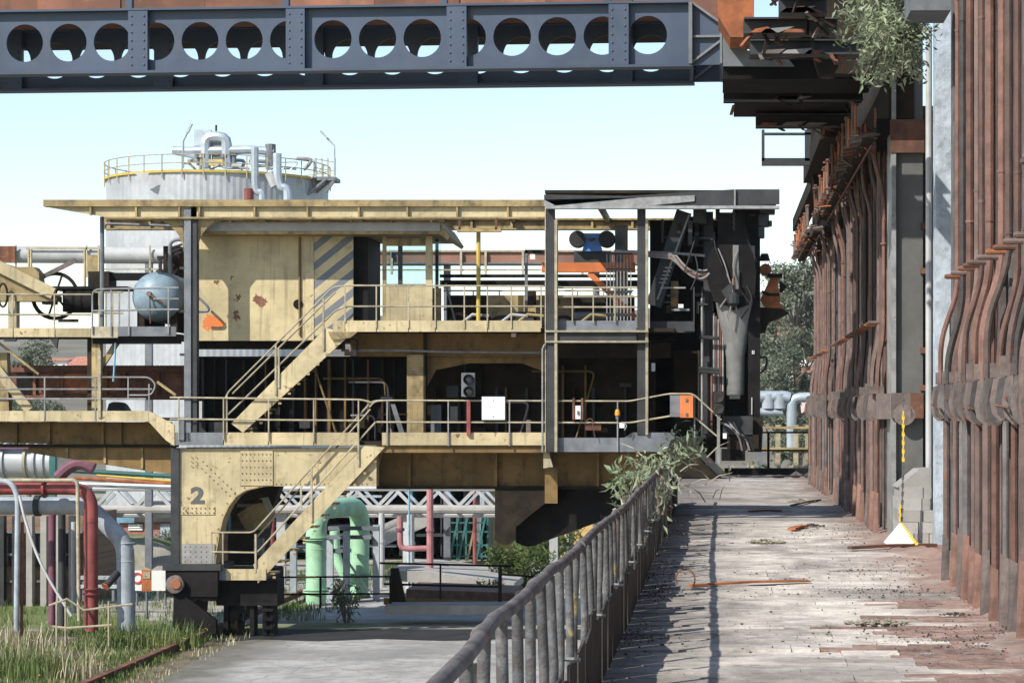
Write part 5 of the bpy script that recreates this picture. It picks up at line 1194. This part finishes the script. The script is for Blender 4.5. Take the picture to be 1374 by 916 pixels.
# foreground-left pipes
def pipe(nm,lab,segs,cat='pipe'):
    t=E(nm,P(segs[0][2][-1][0],840,segs[0][3]),None,lab,cat)
    for sn,m,pts,Y,r,fr in segs: MB().tube(fillet([P(a,c,Y) if len(q)==0 else P(a,c,q[0]) for a,c,*q in pts],fr,6),r,16).build(sn,M[m],t)
    return t
t=pipe('red_pipe','thick red pipe bending down to the ground at left',[('pipe','red',[(-40,655),(123,655),(123,846)],58.5,.165,.55)])
for py in (700,): MB().lathe([(.17,-.01),(.178,0),(.17,.01)],P(123,py,58.5),n=16).build('weld_ring',M['red'],t)
for px,ax in ((60,(1,0,0)),): MB().lathe([(.165,-.03),(.25,-.03),(.25,.03),(.165,.03)],P(px,655,58.5),ax,18).build('flange',M['red'],t)
for py in (790,797): MB().lathe([(.165,0),(.24,0),(.24,.03),(.165,.03)],P(123,py,58.5),n=18).build('flange',M['red'],t)
t=pipe('grey_blue_pipe','thick grey blue pipe with a clamp bending down beside the red pipe',[('pipe','gbl',[(-40,678),(118,678),(168,728),(170,846)],59.2,.235,.35)])
MB().lathe([(.24,-.07),(.28,-.07),(.28,.07),(.24,.07)],P(51,678,59.2),(1,0,0),20).build('clamp_ring',M['dgry'],t)
for py in (728,752): MB().lathe([(.236,-.012),(.245,0),(.236,.012)],P(168.5,py,59.2),n=20).build('weld_ring',M['gbl'],t)
pipe('yellow_pipe','thin yellow pipe running along and down from the red pipe',[('pipe','rail',[(-40,644),(104,644),(106,832)],58.2,.05,.15)])
t=pipe('grey_hoop_post','grey slotted post curving over at the far left',[('post','gbl',[(-12,645),(14,645),(24,664),(22,846)],57.5,.07,.3)])
pipe('white_hose','white hose sagging from the hoop post into the grass',[('hose','offw',[(26,664),(34,700),(55,760),(96,826)],57.4,.035,.8)],'hose')
pipe('rusty_post','thin rusty post beside the slotted post',[('post','rust',[(30,700),(29,852)],57.6,.04,.1)],'post')
pipe('purple_pipe','dark purple upright pipe behind the red pipe',[('pipe','purp',[(70,690),(70,838)],60.5,.10,.1)])
pipe('dark_grey_post','dark grey upright with a footing behind the red pipe',[('post','dgry',[(83,690),(83,840)],60.2,.10,.1)],'post')
pipe('white_post','white square-looking upright beside the yellow pipe',[('post','offw',[(99,700),(99,822)],61,.07,.1)],'post')
pipe('red_conduit','thin red line following the red pipe down',[('pipe','red',[(114,670),(114,840)],58.8,.03,.1)])
t=E('tilted_pipe_end',P(138,800,58),None,'tilted cut pipe end with an orange rim by the grey pipe','pipe'); MB().tube([P(143,785,58),P(158,768,58.3)],.10,12).build('pipe_end',M['dgry'],t); MB().lathe([(.08,0),(.11,.0),(.11,.03),(.08,.03)],P(142,786,57.98),(P(158,768,58.3)-P(143,785,58)).normalized()*-1,14).build('rim',M['orust'],t)
t=E('weed_fence',P(110,842,56.5),None,'low bent yellow tube fence among the weeds','fence')
for pts in ([(66,812),(90,803),(112,818),(178,810)],[(70,840),(90,842),(150,838)]): MB().tube([P(a,c,56.5) for a,c in pts],.03,6).build('rail',M['rail'],t)
for px in (76,88,146): MB().tube([P(px,806,56.5),P(px,866,56.5)],.03,6).build('post',M['rail'],t)
t=E('tan_brick_building',P(45,800,72),None,'tan brick building behind the left pipes','building')
MB().pbox(-80,112,690,812,72,76).build('wall',M['tanb'],t,False)
for a in (4,44,74): 
    f=MB().pbox(a,a+18,716,760,71.9,71.99).build('window',M['dgry'],t,False); MB().pbox(a+2,a+16,719,757,71.86,71.9).build('pane',M['lens'],f,False)
for k in range(9): MB().pbox(-60+k*19,-60+k*19+random.choice((3,5,8)),692,820,71.2,71.5).build('buttress',M[random.choice(('dgry','gry','soot2','conc'))],t,False)
for py in (712,742,778): MB().pbox(-80,112,py,py+3,71.8,71.99).build('ledge',M['gry'],t,False)
t=E('red_brick_building',P(190,745,92),None,'red brick hut with blue and dark upper panels','building')
MB().pbox(160,232,683,756,92,97).build('wall',M['brick'],t,False); MB().pbox(156,180,682,701,91.8,91.99).build('blue_panel',M['sblue'],t,False); MB().pbox(180,240,684,700,91.7,91.99).build('dark_panel',M['dgry'],t,False)
MB().pbox(215,228,702,748,91.9,91.99).build('door',M['gbl'],t,False); MB().pbox(154,236,679,683,91.5,97.3).build('roof',M['dgry'],t,False)
for k in range(3): MB().pbox(172,191,703+k*3,705+k*3,91.93,91.99).build('sign_strip',M['white'],t,False)
t=E('ochre_building',P(760,760,95),None,'ochre rendered building beyond the portal at right','building')
MB().pbox(655,905,640,772,95,103).build('wall',M['ochre'],t,False); MB().pbox(650,910,634,640,94.6,103.4).build('roof',M['gry'],t,False)
for a,c,d,e in ((723,737,712,772),(760,763,690,742)): MB().pbox(a,c,d,e,94.8,94.99).build('pilaster',M['offw'],t,False)
for a,c,d,e in ((740,815,730,735),(775,830,680,684)): MB().pbox(a,c,d,e,94.85,94.99).build('string_course',M['offw'],t,False)
f=MB().pbox(690,712,690,722,94.9,94.99).build('window',M['dgry'],t,False); MB().pbox(692,710,692,720,94.86,94.9).build('pane',M['lens'],f,False)
t=E('dark_pipe_hall',P(450,745,112),None,'dark open process hall with pipes behind the lattice bridge','building')
MB().pbox(235,655,640,748,100,104).build('rear_wall',M['dgry'],t,False); MB().pbox(235,655,620,640,94,104).build('roof_beam',M['dgry'],t,False)
for k in range(52):
    px=238+k*8+random.uniform(-4,4); m=random.choice(('dgry','gbl','conc','teal','purp','dgry','gry','soot2','brown','offw','gry'))
    MB().pbox(px,px+random.uniform(2,6),640+random.choice((0,0,30,60)),745,93+random.random()*5,99.5).build('upright',M[m],t,False)
for py in (655,664,676,690,703,716,730): MB().pbox(235+random.uniform(0,200),655-random.uniform(0,150),py,py+random.uniform(2,4),92.5+random.random()*3,96).build('cross_beam',M[random.choice(('dgry','gbl','gry','rail','brown'))],t,False)
for nm,lab,px,t0,b0,wd,Y,m in (('pink_pipe','tall faded pink pipe standing beyond the fence',577,655,770,9,76,'pink'),('red_upright','red pipe standing behind the lower stair',366,655,745,6,86,'red'),
   ('white_column','white column below the lattice bridge near the pink pipe',551,690,772,10,78,'offw'),('white_column','white column right of the green pipes',512,688,768,8,79,'offw'),('red_upright','thin red pipe left of the teal frame',603,690,772,3.5,84,'red'),
   ('red_upright','thick red pipe within the teal frame',637,655,770,5,88,'red'),('blue_upright','thin sky blue pipe left of the pink pipe',549,655,760,2.5,77,'sblue'),('white_column','grey concrete column behind the pink pipe',597,680,745,8,96,'conc')):
    t=E(nm,P(px,b0,Y),None,lab,'pipe' if 'column' not in nm else 'column'); rr=wd*Y/F/2
    MB().tube([(X(px,Y),Y,G2),(X(px,Y),Y,Z(t0,Y))],rr,10).build('shaft',M[m],t)
    MB().lathe([(rr,0),(rr*1.5,0),(rr*1.5,.12),(rr,.12)],(X(px,Y),Y,G2),n=10).build('foot',M[m],t)
    MB().lathe([(rr,0),(rr*1.25,0),(rr*1.25,.1),(rr,.1)],(X(px,Y),Y,Z((t0+b0)/2,Y)),n=10).build('collar',M[m],t)
t=E('pink_branch_pipe',P(545,735,77),None,'purple pink branch pipe with a drop leg','pipe'); MB().tube(fillet([P(537,692,77),P(537,733,77),P(545,736,77),P(577,735,77)],.2),.10,10).build('pipe',M['pink'],t); MB().lathe([(.11,-.05),(.15,-.05),(.15,.05),(.11,.05)],P(537,710,77),n=10).build('flange',M['purp'],t)
t=E('grey_inclined_duct',P(550,710,90),None,'pale inclined conveyor duct beyond the white columns','duct'); MB().bar(P(505,722,90),P(575,690,90),.8,.6,(0,1,0)).build('duct_body',M['conc'],t,False); MB().bar(P(505,714,89.7),P(575,682,89.7),.05,.1).build('rail',M['railg'],t,False)
t=E('teal_scaffold',P(630,770,90),None,'dark teal steel frame with ladders beyond the fence','scaffold')
for px in (601,612,624,633,645,653): MB().pbox(px,px+2.5,685,752,90+random.random()*2,90.2+2).build('upright',M['teal'],t,False)
for py in (700,712,730,745): MB().pbox(601,655,py,py+2,90,90.15).build('ledger',M['teal'],t,False)
for k in range(4): MB().bar(P(603+k*12,752,90),P(616+k*12,690,90),.08,.08,(0,1,0)).build('brace',M['yel2'] if k==2 else M['teal'],t,False)
# green pipe loop and its frame
t=E('green_pipe_loop',P(450,815,67),None,'mint green pipe rising and looping down again','pipe')
MB().tube(fillet([(X(424,71.5),71.5,G2),P(424,684,71.5),P(484,678,74.5),(X(481,74.5),74.5,G2)],.8,7),.32,24).build('loop_pipe',M['green'],t)
for px,Y in ((424,71.5),(481,74.5)): MB().lathe([(.29,0),(.36,0),(.36,.06),(.29,.06)],(X(px,Y),Y,G2+.01),n=24).build('base_flange',M['gry'],t)
for py in (736,775): MB().lathe([(.321,-.012),(.33,0),(.321,.012)],P(424,py,71.5),n=24).build('weld_ring',M['green'],t)
for px,py,Y in ((424,792,71.5),(424,722,71.5),(481,770,74.5)):
    for o_ in (-.045,.02): MB().lathe([(.32,0),(.42,0),(.42,.03),(.32,.03)],P(px,py,Y)+Vector((0,0,o_)),n=24).build('flange',M['green'],t)
t=E('green_branch_pipe',P(455,800,70),None,'slender green pipe between the legs of the green loop','pipe'); MB().tube(fillet([P(449,712,76),P(450,745,76),P(470,790,76)],.3),.17,14).build('pipe',M['green'],t); MB().lathe([(.17,-.03),(.23,-.03),(.23,.03),(.17,.03)],P(450,738,76),n=14).build('flange',M['green'],t)
t=E('pipe_support_frame',P(450,822,69),None,'grey blue steel frame around the green pipes','frame')
for px,t0,Y in ((394,728,73),(443,720,73.2),(465,712,72.8),(505,704,73.2)): MB().box(X(px,Y)-.10,X(px,Y)+.10,Y-.1,Y+.1,G2,Z(t0,Y)).build('post',M['gbl'],t,False)
for a,c,d,Y in ((440,508,706,73.2),(438,498,718,73.0),(392,470,736,73.3),(466,508,806,73)): MB().pbox(a,c,d,d+5,Y-.12,Y+.12).build('beam',M['gry'],t,False)
MB().bar(P(466,752,72.7),P(500,800,72.7),.07,.07).build('diagonal',M['gbl'],t,False)
# black barrier, ramp, signs
t=E('yard_barrier',P(450,812,65.5),None,'black pipe barrier in front of the green pipes','barrier')
for py in (774,797): MB().bar(P(368,py,65.3),P(527,py-1,65.3),.05,.05).build('rail',M['soot'],t,False)
for px in (370,430,524): MB().bar(P(px,774,65.3),P(px,815,65.3),.06,.06,(0,1,0)).build('post',M['soot'],t,False)
MB().bar(P(398,774,65.26),P(424,774,65.26),.055,.055).build('yellow_sleeve',M['ylw'],t,False)
t=E('ramp_barrier',P(600,815,66),None,'rusty brown pipe barrier beside the concrete ramp','barrier')
for a,c,d,e,m in ((510,755,686,759,'soot'),(515,783,672,787,'soot'),(515,806,672,811,'brown'),(672,770,716,773,'soot')): MB().bar(P(a,c,66),P(e if 0 else d,e,66),.06,.06 if m=='soot' else .2).build('rail',M[m],t,False)
for px in (591,671): MB().bar(P(px,758,66),P(px,818,66),.10 if px==671 else .05,.10 if px==671 else .05,(0,1,0)).build('post',M['soot2'],t,False)
MB().pprism([(524,762),(534,762),(545,812),(524,812)],65.9,66.1).build('end_plate',M['soot2'],t,False)
MB().pprism([(520,765),(560,766),(690,782),(690,792),(520,778)],74,80).build('concrete_ramp',M['conc'],None,False,None,'sloping concrete ramp slab behind the brown barrier','ramp')
MB().pprism([(545,790),(690,795),(690,812),(545,812)],69,72).build('red_gravel_bank',M['sleeve'],None,False,None,'bank of red gravel under the ramp','bank')
MB().pbox(516,690,812,824,64.6,66.2).build('kerb_block',M['conc'],None,False,None,'long concrete kerb in front of the brown barrier','kerb')
t=E('yield_sign',P(458,800,68.5),None,'small triangular give way sign on a leaning stick','sign')
MB().pprism([(453,778),(463,778),(458,788)],68.5,68.53).build('border',M['signr'],t,False); MB().pprism([(455.2,779.3),(460.8,779.3),(458,785)],68.47,68.5).build('face',M['white'],t,False); MB().tube([P(458,786,68.55),P(446,804,68.55)],.03,6).build('stick',M['soot'],t)
t=E('notice_sign',P(198,820,66),None,'rusted orange notice on a post beside a white board','sign')
MB().pbox(190,203,764,793,66,66.03).build('plate',M['orust'],t,False); MB().pbox(191.5,201.5,767,776,65.98,66.0).build('faded_panel',M['rail'],t,False)
MB().tube([P(197,793,66.05),P(197,830,66.05)],.04,6).build('post',M['gry'],t)
t=E('white_sign_board',P(200,792,67),None,'white sign board with a red ring behind the orange notice','sign')
MB().pbox(180,226,765,792,67,67.05).build('board',M['white'],t,False); MB().lathe([(.12,0),(.17,0),(.17,.02),(.12,.02)],P(184,775,66.98),(0,-1,0),20,True).build('red_ring',M['signr'],t)
for px in (184,222): MB().tube([P(px,792,67.1),P(px,812,67.1)],.04,6).build('leg',M['gry'],t)
t=E('blue_guard_rail',P(140,778,68),None,'grey guard rails behind the grey blue pipe','guard rail')
for py in (772,784): MB().pbox(100,215,py,py+5,68.3,68.36).build('beam',M['gbl'],t,False)
for px in (110,150,210): MB().pbox(px,px+3,772,806,68.36,68.5).build('post',M['gry'],t,False)
# earth mound
b=MB(); N=22
mc=P(175,760,82)
for i in range(N+1):
    for j in range(N+1):
        u=i/N*2-1; v=j/N*2-1; h=max(0,1-u*u*1.1-v*v*1.1)**.8*1.7; b.v.append((mc.x+u*3.2,82+v*3,G2-.02+h+random.uniform(-.06,.06)*(h>0)))
for i in range(N):
    for j in range(N): a=i*(N+1)+j; b.f.append((a,a+N+1,a+N+2,a+1))
b.build('earth_mound',M['ground'],None,True,'structure')
# far pipes right of the tower
t=E('grey_gas_pipes',P(1060,540,76),None,'grey lagged pipes beyond the end of the bench','pipe')
MB().tube([P(1000,532,76),P(1052,532,76),P(1060,534,76)],.20,14).build('pipe',M['lag'],t); MB().tube(fillet([P(1130,533,76),P(1068,533,76),P(1062,540,76),P(1062,600,76)],.3),.17,14).build('pipe',M['lag'],t)
MB().tube([P(1000,552,76),P(1050,553,76)],.14,12).build('pipe',M['lag'],t)
for px in (1031,1046): MB().lathe([(.22,0),(.22,.5)],P(px,548,76),n=14).build('vessel',M['gbl'],t)
for px in (1020,1110): MB().box(X(px,76.5)-.1,X(px,76.5)+.1,76.4,76.6,G2,Z(536,76.5)).build('support_column',M['gry'],t,False)
MB().tube([P(1034,528,76),P(1034,518,76)],.03,6).build('vent',M['gry'],t)
t=E('low_pipe_rack',P(1060,600,72),None,'low yellow pipe rack among the scrub beyond the end fence','pipe rack')
for py in (572,600): MB().pbox(1000,1120,py,py+3,72,72.1).build('bar',M['yel2'],t,False)
for px in (1044,1068,1084): MB().box(X(px,72)-.08,X(px,72)+.08,72.1,72.25,G2,Z(570,72)).build('post',M['rail'],t,False)
# hills and far houses
b=MB(); NX=70; NY=24
for j in range(NY+1):
    Yh=170+(j/NY)**1.5*2600
    for i in range(NX+1):
        xh=(-1.15+2.3*i/NX)*(300+Yh*.9); base=(Yh-170)*.058; base=min(base,48+ (Yh-1000)*.004)
        b.v.append((xh,Yh,G2-.3+base*(1+.28*math.sin(xh*.006+1)+.12*math.sin(xh*.021))+ (random.uniform(-1,1)*min(4,base*.05))))
for j in range(NY):
    for i in range(NX): a=j*(NX+1)+i; b.f.append((a,a+1,a+NX+2,a+NX+1))
b.build('hills',M['hillm'],None,True,'structure')
def house(lab,px0,px1,pyt,pyb,Y,wm,roof=True,pitch=8):
    t=E('house',P((px0+px1)/2,pyb,Y),None,lab,'house','houses on the far slope')
    MB().box(X(px0,Y),X(px1,Y),Y,Y+9,Z(pyb,Y)-8,Z(pyt,Y)).build('wall',wm,t,False)
    h=pitch*Y/F; b=MB(); x0,x1=X(px0-1.5,Y),X(px1+1.5,Y); b.prismx([(Y-.5,Z(pyt,Y)),(Y+4.5,Z(pyt,Y)+h*1.6),(Y+9.5,Z(pyt,Y))],x0,x1); b.build('roof',M['roofr'],t,False)
    n=max(2,int((px1-px0)/9))
    for r in range(2):
        for k in range(n):
            a=px0+(px1-px0)*(k+.5)/n; f=MB().pbox(a-1.6,a+1.6,pyt+5+r*14,pyt+12+r*14,Y-.06,Y-.01).build('window',M['gry'],t,False); MB().pbox(a-1.2,a+1.2,pyt+5.6+r*14,pyt+11.4+r*14,Y-.1,Y-.06).build('pane',M['lens'],f,False)
wp=mat('pale_pink_render',(.70,.52,.46),.9,var=.1,scale=.3,dirt=.15,streak=.1,bump=0); ww=mat('white_render',(.78,.76,.72),.9,var=.06,scale=.3,dirt=.1,streak=.1,bump=0)
house('white walled house left of the ram behind the trees',92,126,490,540,330,ww); house('long low white building beside the white house at left',52,90,484,520,360,ww,pitch=3)
house('pink house with a red roof behind the right hand tree',1020,1078,452,540,280,wp,pitch=14); house('white house below the pink one at right',1030,1096,470,545,255,ww,pitch=6)
house('pink house half hidden by the far ovens',1072,1130,500,560,240,wp,pitch=6); house('pale house far up the left slope',150,190,476,500,420,wp,pitch=5)
# ================================================================ PLANTS
def leafmesh(name,m,C,D,L,W,parent=None,kind=None,label=None,cat=None,droop=.25):
    # C centres, D unit directions, L lengths, W widths: a folded lance-shaped leaf of four triangles
    n=len(C); up=rng.normal(size=(n,3)); s=np.cross(D,up); s/=np.linalg.norm(s,axis=1)[:,None]+1e-9; nn=np.cross(s,D)
    L=L[:,None]; W=W[:,None]
    mid=C+D*L*.5; tip=C+D*L-nn*L*droop*.5
    v=np.stack([C,mid+s*W+nn*W*.4,tip,mid-s*W+nn*W*.4,mid],1).reshape(-1,3)
    b=np.arange(n)[:,None]*5; f=np.concatenate([b+[0,4,1],b+[1,4,2],b+[0,3,4],b+[3,2,4]],0)
    me=bpy.data.meshes.new(name); me.from_pydata(v.tolist(),[],f.tolist()); me.materials.append(m); me.update()
    o=tuple(WO[parent.name]) if parent else (0,0,0)
    ob=bpy.data.objects.new(name,me); col.objects.link(ob); WO[ob.name]=(0,0,0)
    if parent: ob.parent=parent; ob.location=(-o[0],-o[1],-o[2])
    tag(ob,label,cat,None,kind); return ob
def rdir(n,up=.2):
    d=rng.normal(size=(n,3)); d[:,2]+=up; return d/np.linalg.norm(d,axis=1)[:,None]
def tree(name,lab,base,top,crad,nl,ls,lm,nclump=26,lobes=None,trunk_r=.2,group=None):
    base=Vector(base); t=E(name,base,None,lab,'tree',group); h=top-base.z
    tr=MB(); tr.tube([base,base+Vector((.2,0,h*.35)),base+Vector((-.1,.1,h*.65)),base+Vector((.1,0,h*.92))],[trunk_r,trunk_r*.75,trunk_r*.5,.05],8)
    cs=[]
    for k in range(nclump):
        f=random.random(); zz=base.z+h*(.32+.63*f); rr=crad*(1-abs(f-.42)*1.0)*random.uniform(.35,1.0); a=random.uniform(0,6.28)
        c=Vector((base.x+rr*math.cos(a),base.y+rr*math.sin(a),zz)); cs.append((c,crad*random.uniform(.20,.38)))
        s=base+Vector((0,0,h*(.25+.5*f))); tr.tube([s,(s+c)/2+Vector((0,0,-.1*crad)),c],[trunk_r*.35,trunk_r*.22,.03],5)
    tr.build('trunk',M['bark'],t)
    C=[];per=nl//nclump
    for c,r in cs:
        q=rng.normal(size=(per,3)); q/=np.linalg.norm(q,axis=1)[:,None]; q*=(rng.random((per,1))**.45)*r; q[:,2]*=.75; C.append(q+np.array(c))
    C=np.concatenate(C); n=len(C)
    leafmesh('crown',M[lm],C,rdir(n,-.1),rng.uniform(.7,1.3,n)*ls,rng.uniform(.16,.26,n)*ls,t); return t
tree('eucalyptus_tree','tall eucalyptus tree between the tower and the far ovens',(X(1068,110),110,G2),Z(338,110),2.6,17000,.22,'leaf2',46,trunk_r=.22)
tree('eucalyptus_tree','smaller eucalyptus to the left behind the rusty lifting gear',(X(1040,118),118,GZ),Z(400,118),2.0,9000,.24,'leaf2',26,trunk_r=.18)
tree('olive_tree','grey green tree above the toothed ram at far left',(X(38,150),150,GZ),Z(452,150),2.6,8000,.24,'leaf2',26)
tree('broadleaf_tree','dark tree behind the left platform leg',(X(-8,170),170,GZ),Z(462,170),3,6000,.28,'leaf2',22)
def bush(name,lab,c,rad,hh,nl,ls,lm,stems=9,cat='bush'):
    c=Vector(c); t=E(name,c,None,lab,cat); sm=MB(); C=[]
    per=max(1,nl//stems)
    for k in range(stems):
        a=random.uniform(0,6.28); r=rad*random.random()**.6; tip=c+Vector((r*math.cos(a),r*math.sin(a),hh*random.uniform(.5,1)))
        m_=(c+tip)/2+Vector((0,0,hh*.12)); sm.tube([c+Vector((r*.15*math.cos(a),r*.15*math.sin(a),0)),m_,tip],[.018,.012,.004],4)
        f=rng.random((per,1))**.7; q=np.array(c)*(1-f)**2+2*f*(1-f)*np.array(m_)+f*f*np.array(tip); C.append(q+rng.normal(size=(per,3))*ls*.45)
    sm.build('stem',M['bark'],t); C=np.concatenate(C); n=len(C)
    leafmesh('leaves',M[lm],C,rdir(n,.35),rng.uniform(.6,1.3,n)*ls,rng.uniform(.11,.17,n)*ls,t); return t
# weeds rooted along the railing
for k,(px,py,Y,rad,hh,nl,lab) in enumerate(((846,668,27.0,.34,.42,260,'leafy weed leaning out over the railing'),(872,645,31,.40,.36,260,'grey green weed sprawling over the middle of the railing'),
   (905,628,34,.45,.36,240,'pale weed at the far end of the railing'),(858,735,25.5,.28,.38,170,'low weed at the foot of the railing beside the curled band'),(885,690,28.5,.26,.5,150,'slender weed inside the railing above the shadow band'),
   (930,610,38,.42,.4,220,'wilted weed beside the orange box post'),(838,690,24.0,.2,.3,80,'small sprig hanging outside the railing'),(862,712,26.6,.24,.26,110,'low leafy tuft at the railing foot before the shadow band'),(880,668,32.5,.25,.25,110,'trailing tuft low on the railing beyond the pink rag'),(846,752,23.4,.2,.22,70,'tiny tuft nearest to the camera at the railing foot'))):
    c=P(px,py,Y); bush('railing_weed',lab,(c.x,Y,c.z),rad,hh,int(nl*.42),.16,'leaf',9,'weed')
b=MB()
for k in range(26):
    a=P(random.uniform(850,980),random.uniform(595,680),random.uniform(33,40)); d=Vector((random.uniform(-.5,.5),random.uniform(-.4,.4),random.uniform(-.1,.35))); b.tube([a,a+d*.5+Vector((0,0,.05)),a+d],[.012,.01,.004],4)
b.build('dead_twigs',M['straw'],None,True,'stuff','tangle of dead twigs at the far end of the railing','twigs')
t=bpy.data.objects; MB().pprism([(880,636),(886,634),(888,655),(882,672),(878,672),(881,655)],30,30.03).build('pink_rag',M['pink'],None,False,None,'faded pink rag caught on the railing','rag')
# big bush rooted over the oven top
c=P(1190,60,27); t=E('wall_bush',c,None,'large grey green bush growing out of the oven top','bush'); sm=MB(); C=[]
for k in range(120):
    px=random.choice((random.gauss(1195,26),random.gauss(1170,26),random.gauss(1215,20))); py=random.uniform(-50,118)
    if py>70: px=1150+random.random()*85
    if py<30 and px<1160: px+=30
    px=min(max(px,1122),1250); tip=P(px,py,random.uniform(24.4,27.6)); root=P(1215+random.uniform(-10,20),20+random.uniform(-40,30),27.8)
    m_=(root+tip)/2+Vector((0,0,.18)); sm.tube([root,m_,tip],[.02,.013,.004],4)
    per=46; f=.35+.65*rng.random((per,1)); q=np.array(root)*(1-f)**2+2*f*(1-f)*np.array(m_)+f*f*np.array(tip); C.append(q+rng.normal(size=(per,3))*.055)
sm.build('stems',M['bark'],t); C=np.concatenate(C); n=len(C)
leafmesh('leaves',M['leaf'],C,rdir(n,.15),rng.uniform(.07,.15,n),rng.uniform(.012,.021,n),t)
c=P(1140,18,27.2); bush('wall_sprig','small leafy sprig hanging left of the big wall bush',(P(1150,30,27.2).x,27.2,P(1150,34,27.2).z),.32,.35,130,.12,'leaf',7)
# bushes in the yard
for px,py,Y,rad,hh,nl,lab,lm in ((700,800,78,1.3,1.6,2600,'light green bush behind the ramp barrier','leaf3'),(735,770,88,1.8,2.0,2600,'scrubby bush before the ochre building','leaf3'),(655,800,72,.5,.7,500,'small green weed on the ramp edge','leaf3'),
   (465,810,65.6,.7,1.3,260,'dark trailing creeper on the yard barrier','leaf2'),(232,765,90,1.2,1.4,1500,'dark shrub beside the red brick hut','leaf2'),(1060,628,70,2.2,3.6,2600,'grey leafless looking scrub beyond the end fence','dry'),(1088,620,72,1.6,3.4,1800,'dry scrub close to the far ovens','dry'),(1036,630,71,1.2,3.2,1600,'low green scrub behind the tower foot','leaf3'),
   (270,700,112,3,3,3000,'dark hedge beyond the left leg','leaf2')):
    bush('yard_bush',lab,(X(px,Y),Y,G2),rad,hh+(0 if px<1000 else 1.4),nl,.22,lm,16)
def blades(name,pts,hmin,hmax,m,lab,wd=.012):
    n=len(pts); a=rng.uniform(0,6.28,n); h=rng.uniform(hmin,hmax,n); ln=rng.uniform(.1,.55,n)*h
    dx=np.stack([np.cos(a),np.sin(a),np.zeros(n)],1); sx=np.stack([-np.sin(a),np.cos(a),np.zeros(n)],1)*wd
    b0=pts; m1=pts+dx*(ln*.3)[:,None]; m1[:,2]+=h*.6; tp=pts+dx*ln[:,None]; tp[:,2]+=h
    v=np.stack([b0-sx,b0+sx,m1-sx*.7,m1+sx*.7,tp],1).reshape(-1,3); q=np.arange(n)[:,None]*5
    f=(q+[0,1,3]).tolist()+(q+[0,3,2]).tolist()+(q+[2,3,4]).tolist()
    me=bpy.data.meshes.new(name); me.from_pydata(v.tolist(),[],f); me.materials.append(M[m]); me.update()
    ob=bpy.data.objects.new(name,me); col.objects.link(ob); tag(ob,lab,'grass',None,'stuff'); return ob
def verge(n,x0,x1,y0,y1):
    p=np.zeros((n,3)); p[:,0]=rng.uniform(x0,x1,n); p[:,1]=rng.uniform(y0,y1,n); p[:,2]=GZ+(G2-GZ)*np.clip((p[:,1]-62.5)/3,0,1)
    keep=(np.sin(p[:,0]*2.1+p[:,1]*.7)+np.sin(p[:,1]*1.3-p[:,0]*.9)+rng.normal(size=n)*.8)>-.4
    return p[keep]
g=verge(26000,-18.5,-12.6,44,62); g=g[(g[:,0]<-13.1+ (g[:,1]-44)*-.02)|(rng.random(len(g))<.12)]
blades('verge_grass',g,.05,.22,'grass','green grass covering the verge by the crane rail')
d=verge(2600,-18.5,-12.4,43,60); blades('dry_verge_grass',d,.05,.2,'dry','straw coloured dry grass mixed into the verge')
def clumps(cs,n,r,h0,h1,m,name,lab):
    P_=[]
    for (px,py,s) in cs:
        Y=6.0*F/(py-VY); c=np.array((X(px,Y),Y,GZ)); q=rng.normal(size=(int(n*s),3))*r*s; q[:,2]=0; P_.append(c+q)
    return blades(name,np.concatenate(P_),h0,h1,m,lab,.014)
clumps([(20,905,1.2),(45,912,1),(80,910,.7),(205,868,1.0),(165,872,.5),(225,874,.5),(255,868,.4),(8,890,1)],240,.42,.25,.8,'grass','tall_grass','tall green grass tufts at bottom left')
clumps([(10,900,1.3),(35,885,.8),(60,905,.8),(90,915,.6),(125,912,.4),(15,870,.8)],90,.45,.3,.95,'dry','tall_dry_grass','tall pale dry grass at the bottom left corner')
g=verge(9000,-24,-14.5,62,86); blades('yard_grass',g,.1,.3,'grass','short grass between the pipes and the brick hut')
g=verge(4000,-13.6,-11.6,66,92); blades('kerb_grass',g,.1,.3,'grass','strip of grass left of the green pipes')
g=verge(5000,0,12,66,100); blades('far_grass',g,.15,.5,'grass','grass beyond the end of the bench')
fl=MB()
for k in range(60): 
    q=g[0]; fl.rock((random.uniform(-16,-13),random.uniform(48,60),GZ+random.uniform(.2,.45)),.03)
fl.build('yellow_flowers',M['ylw'],None,False,'stuff','tiny yellow flowers dotted through the verge','flowers')

# thin coastal haze
b=MB().box(-620,620,-25,760,GZ-1.6,46)
hz=bpy.data.materials.new('thin_haze'); hz.use_nodes=True; n_=hz.node_tree; n_.nodes.clear()
vo=n_.nodes.new('ShaderNodeVolumePrincipled'); vo.inputs['Density'].default_value=.00009; vo.inputs['Color'].default_value=(.86,.93,1,1); vo.inputs['Anisotropy'].default_value=.0
ou=n_.nodes.new('ShaderNodeOutputMaterial'); n_.links.new(vo.outputs[0],ou.inputs['Volume'])
b.build('haze',hz,None,False,'stuff','thin pale haze in the air','haze')
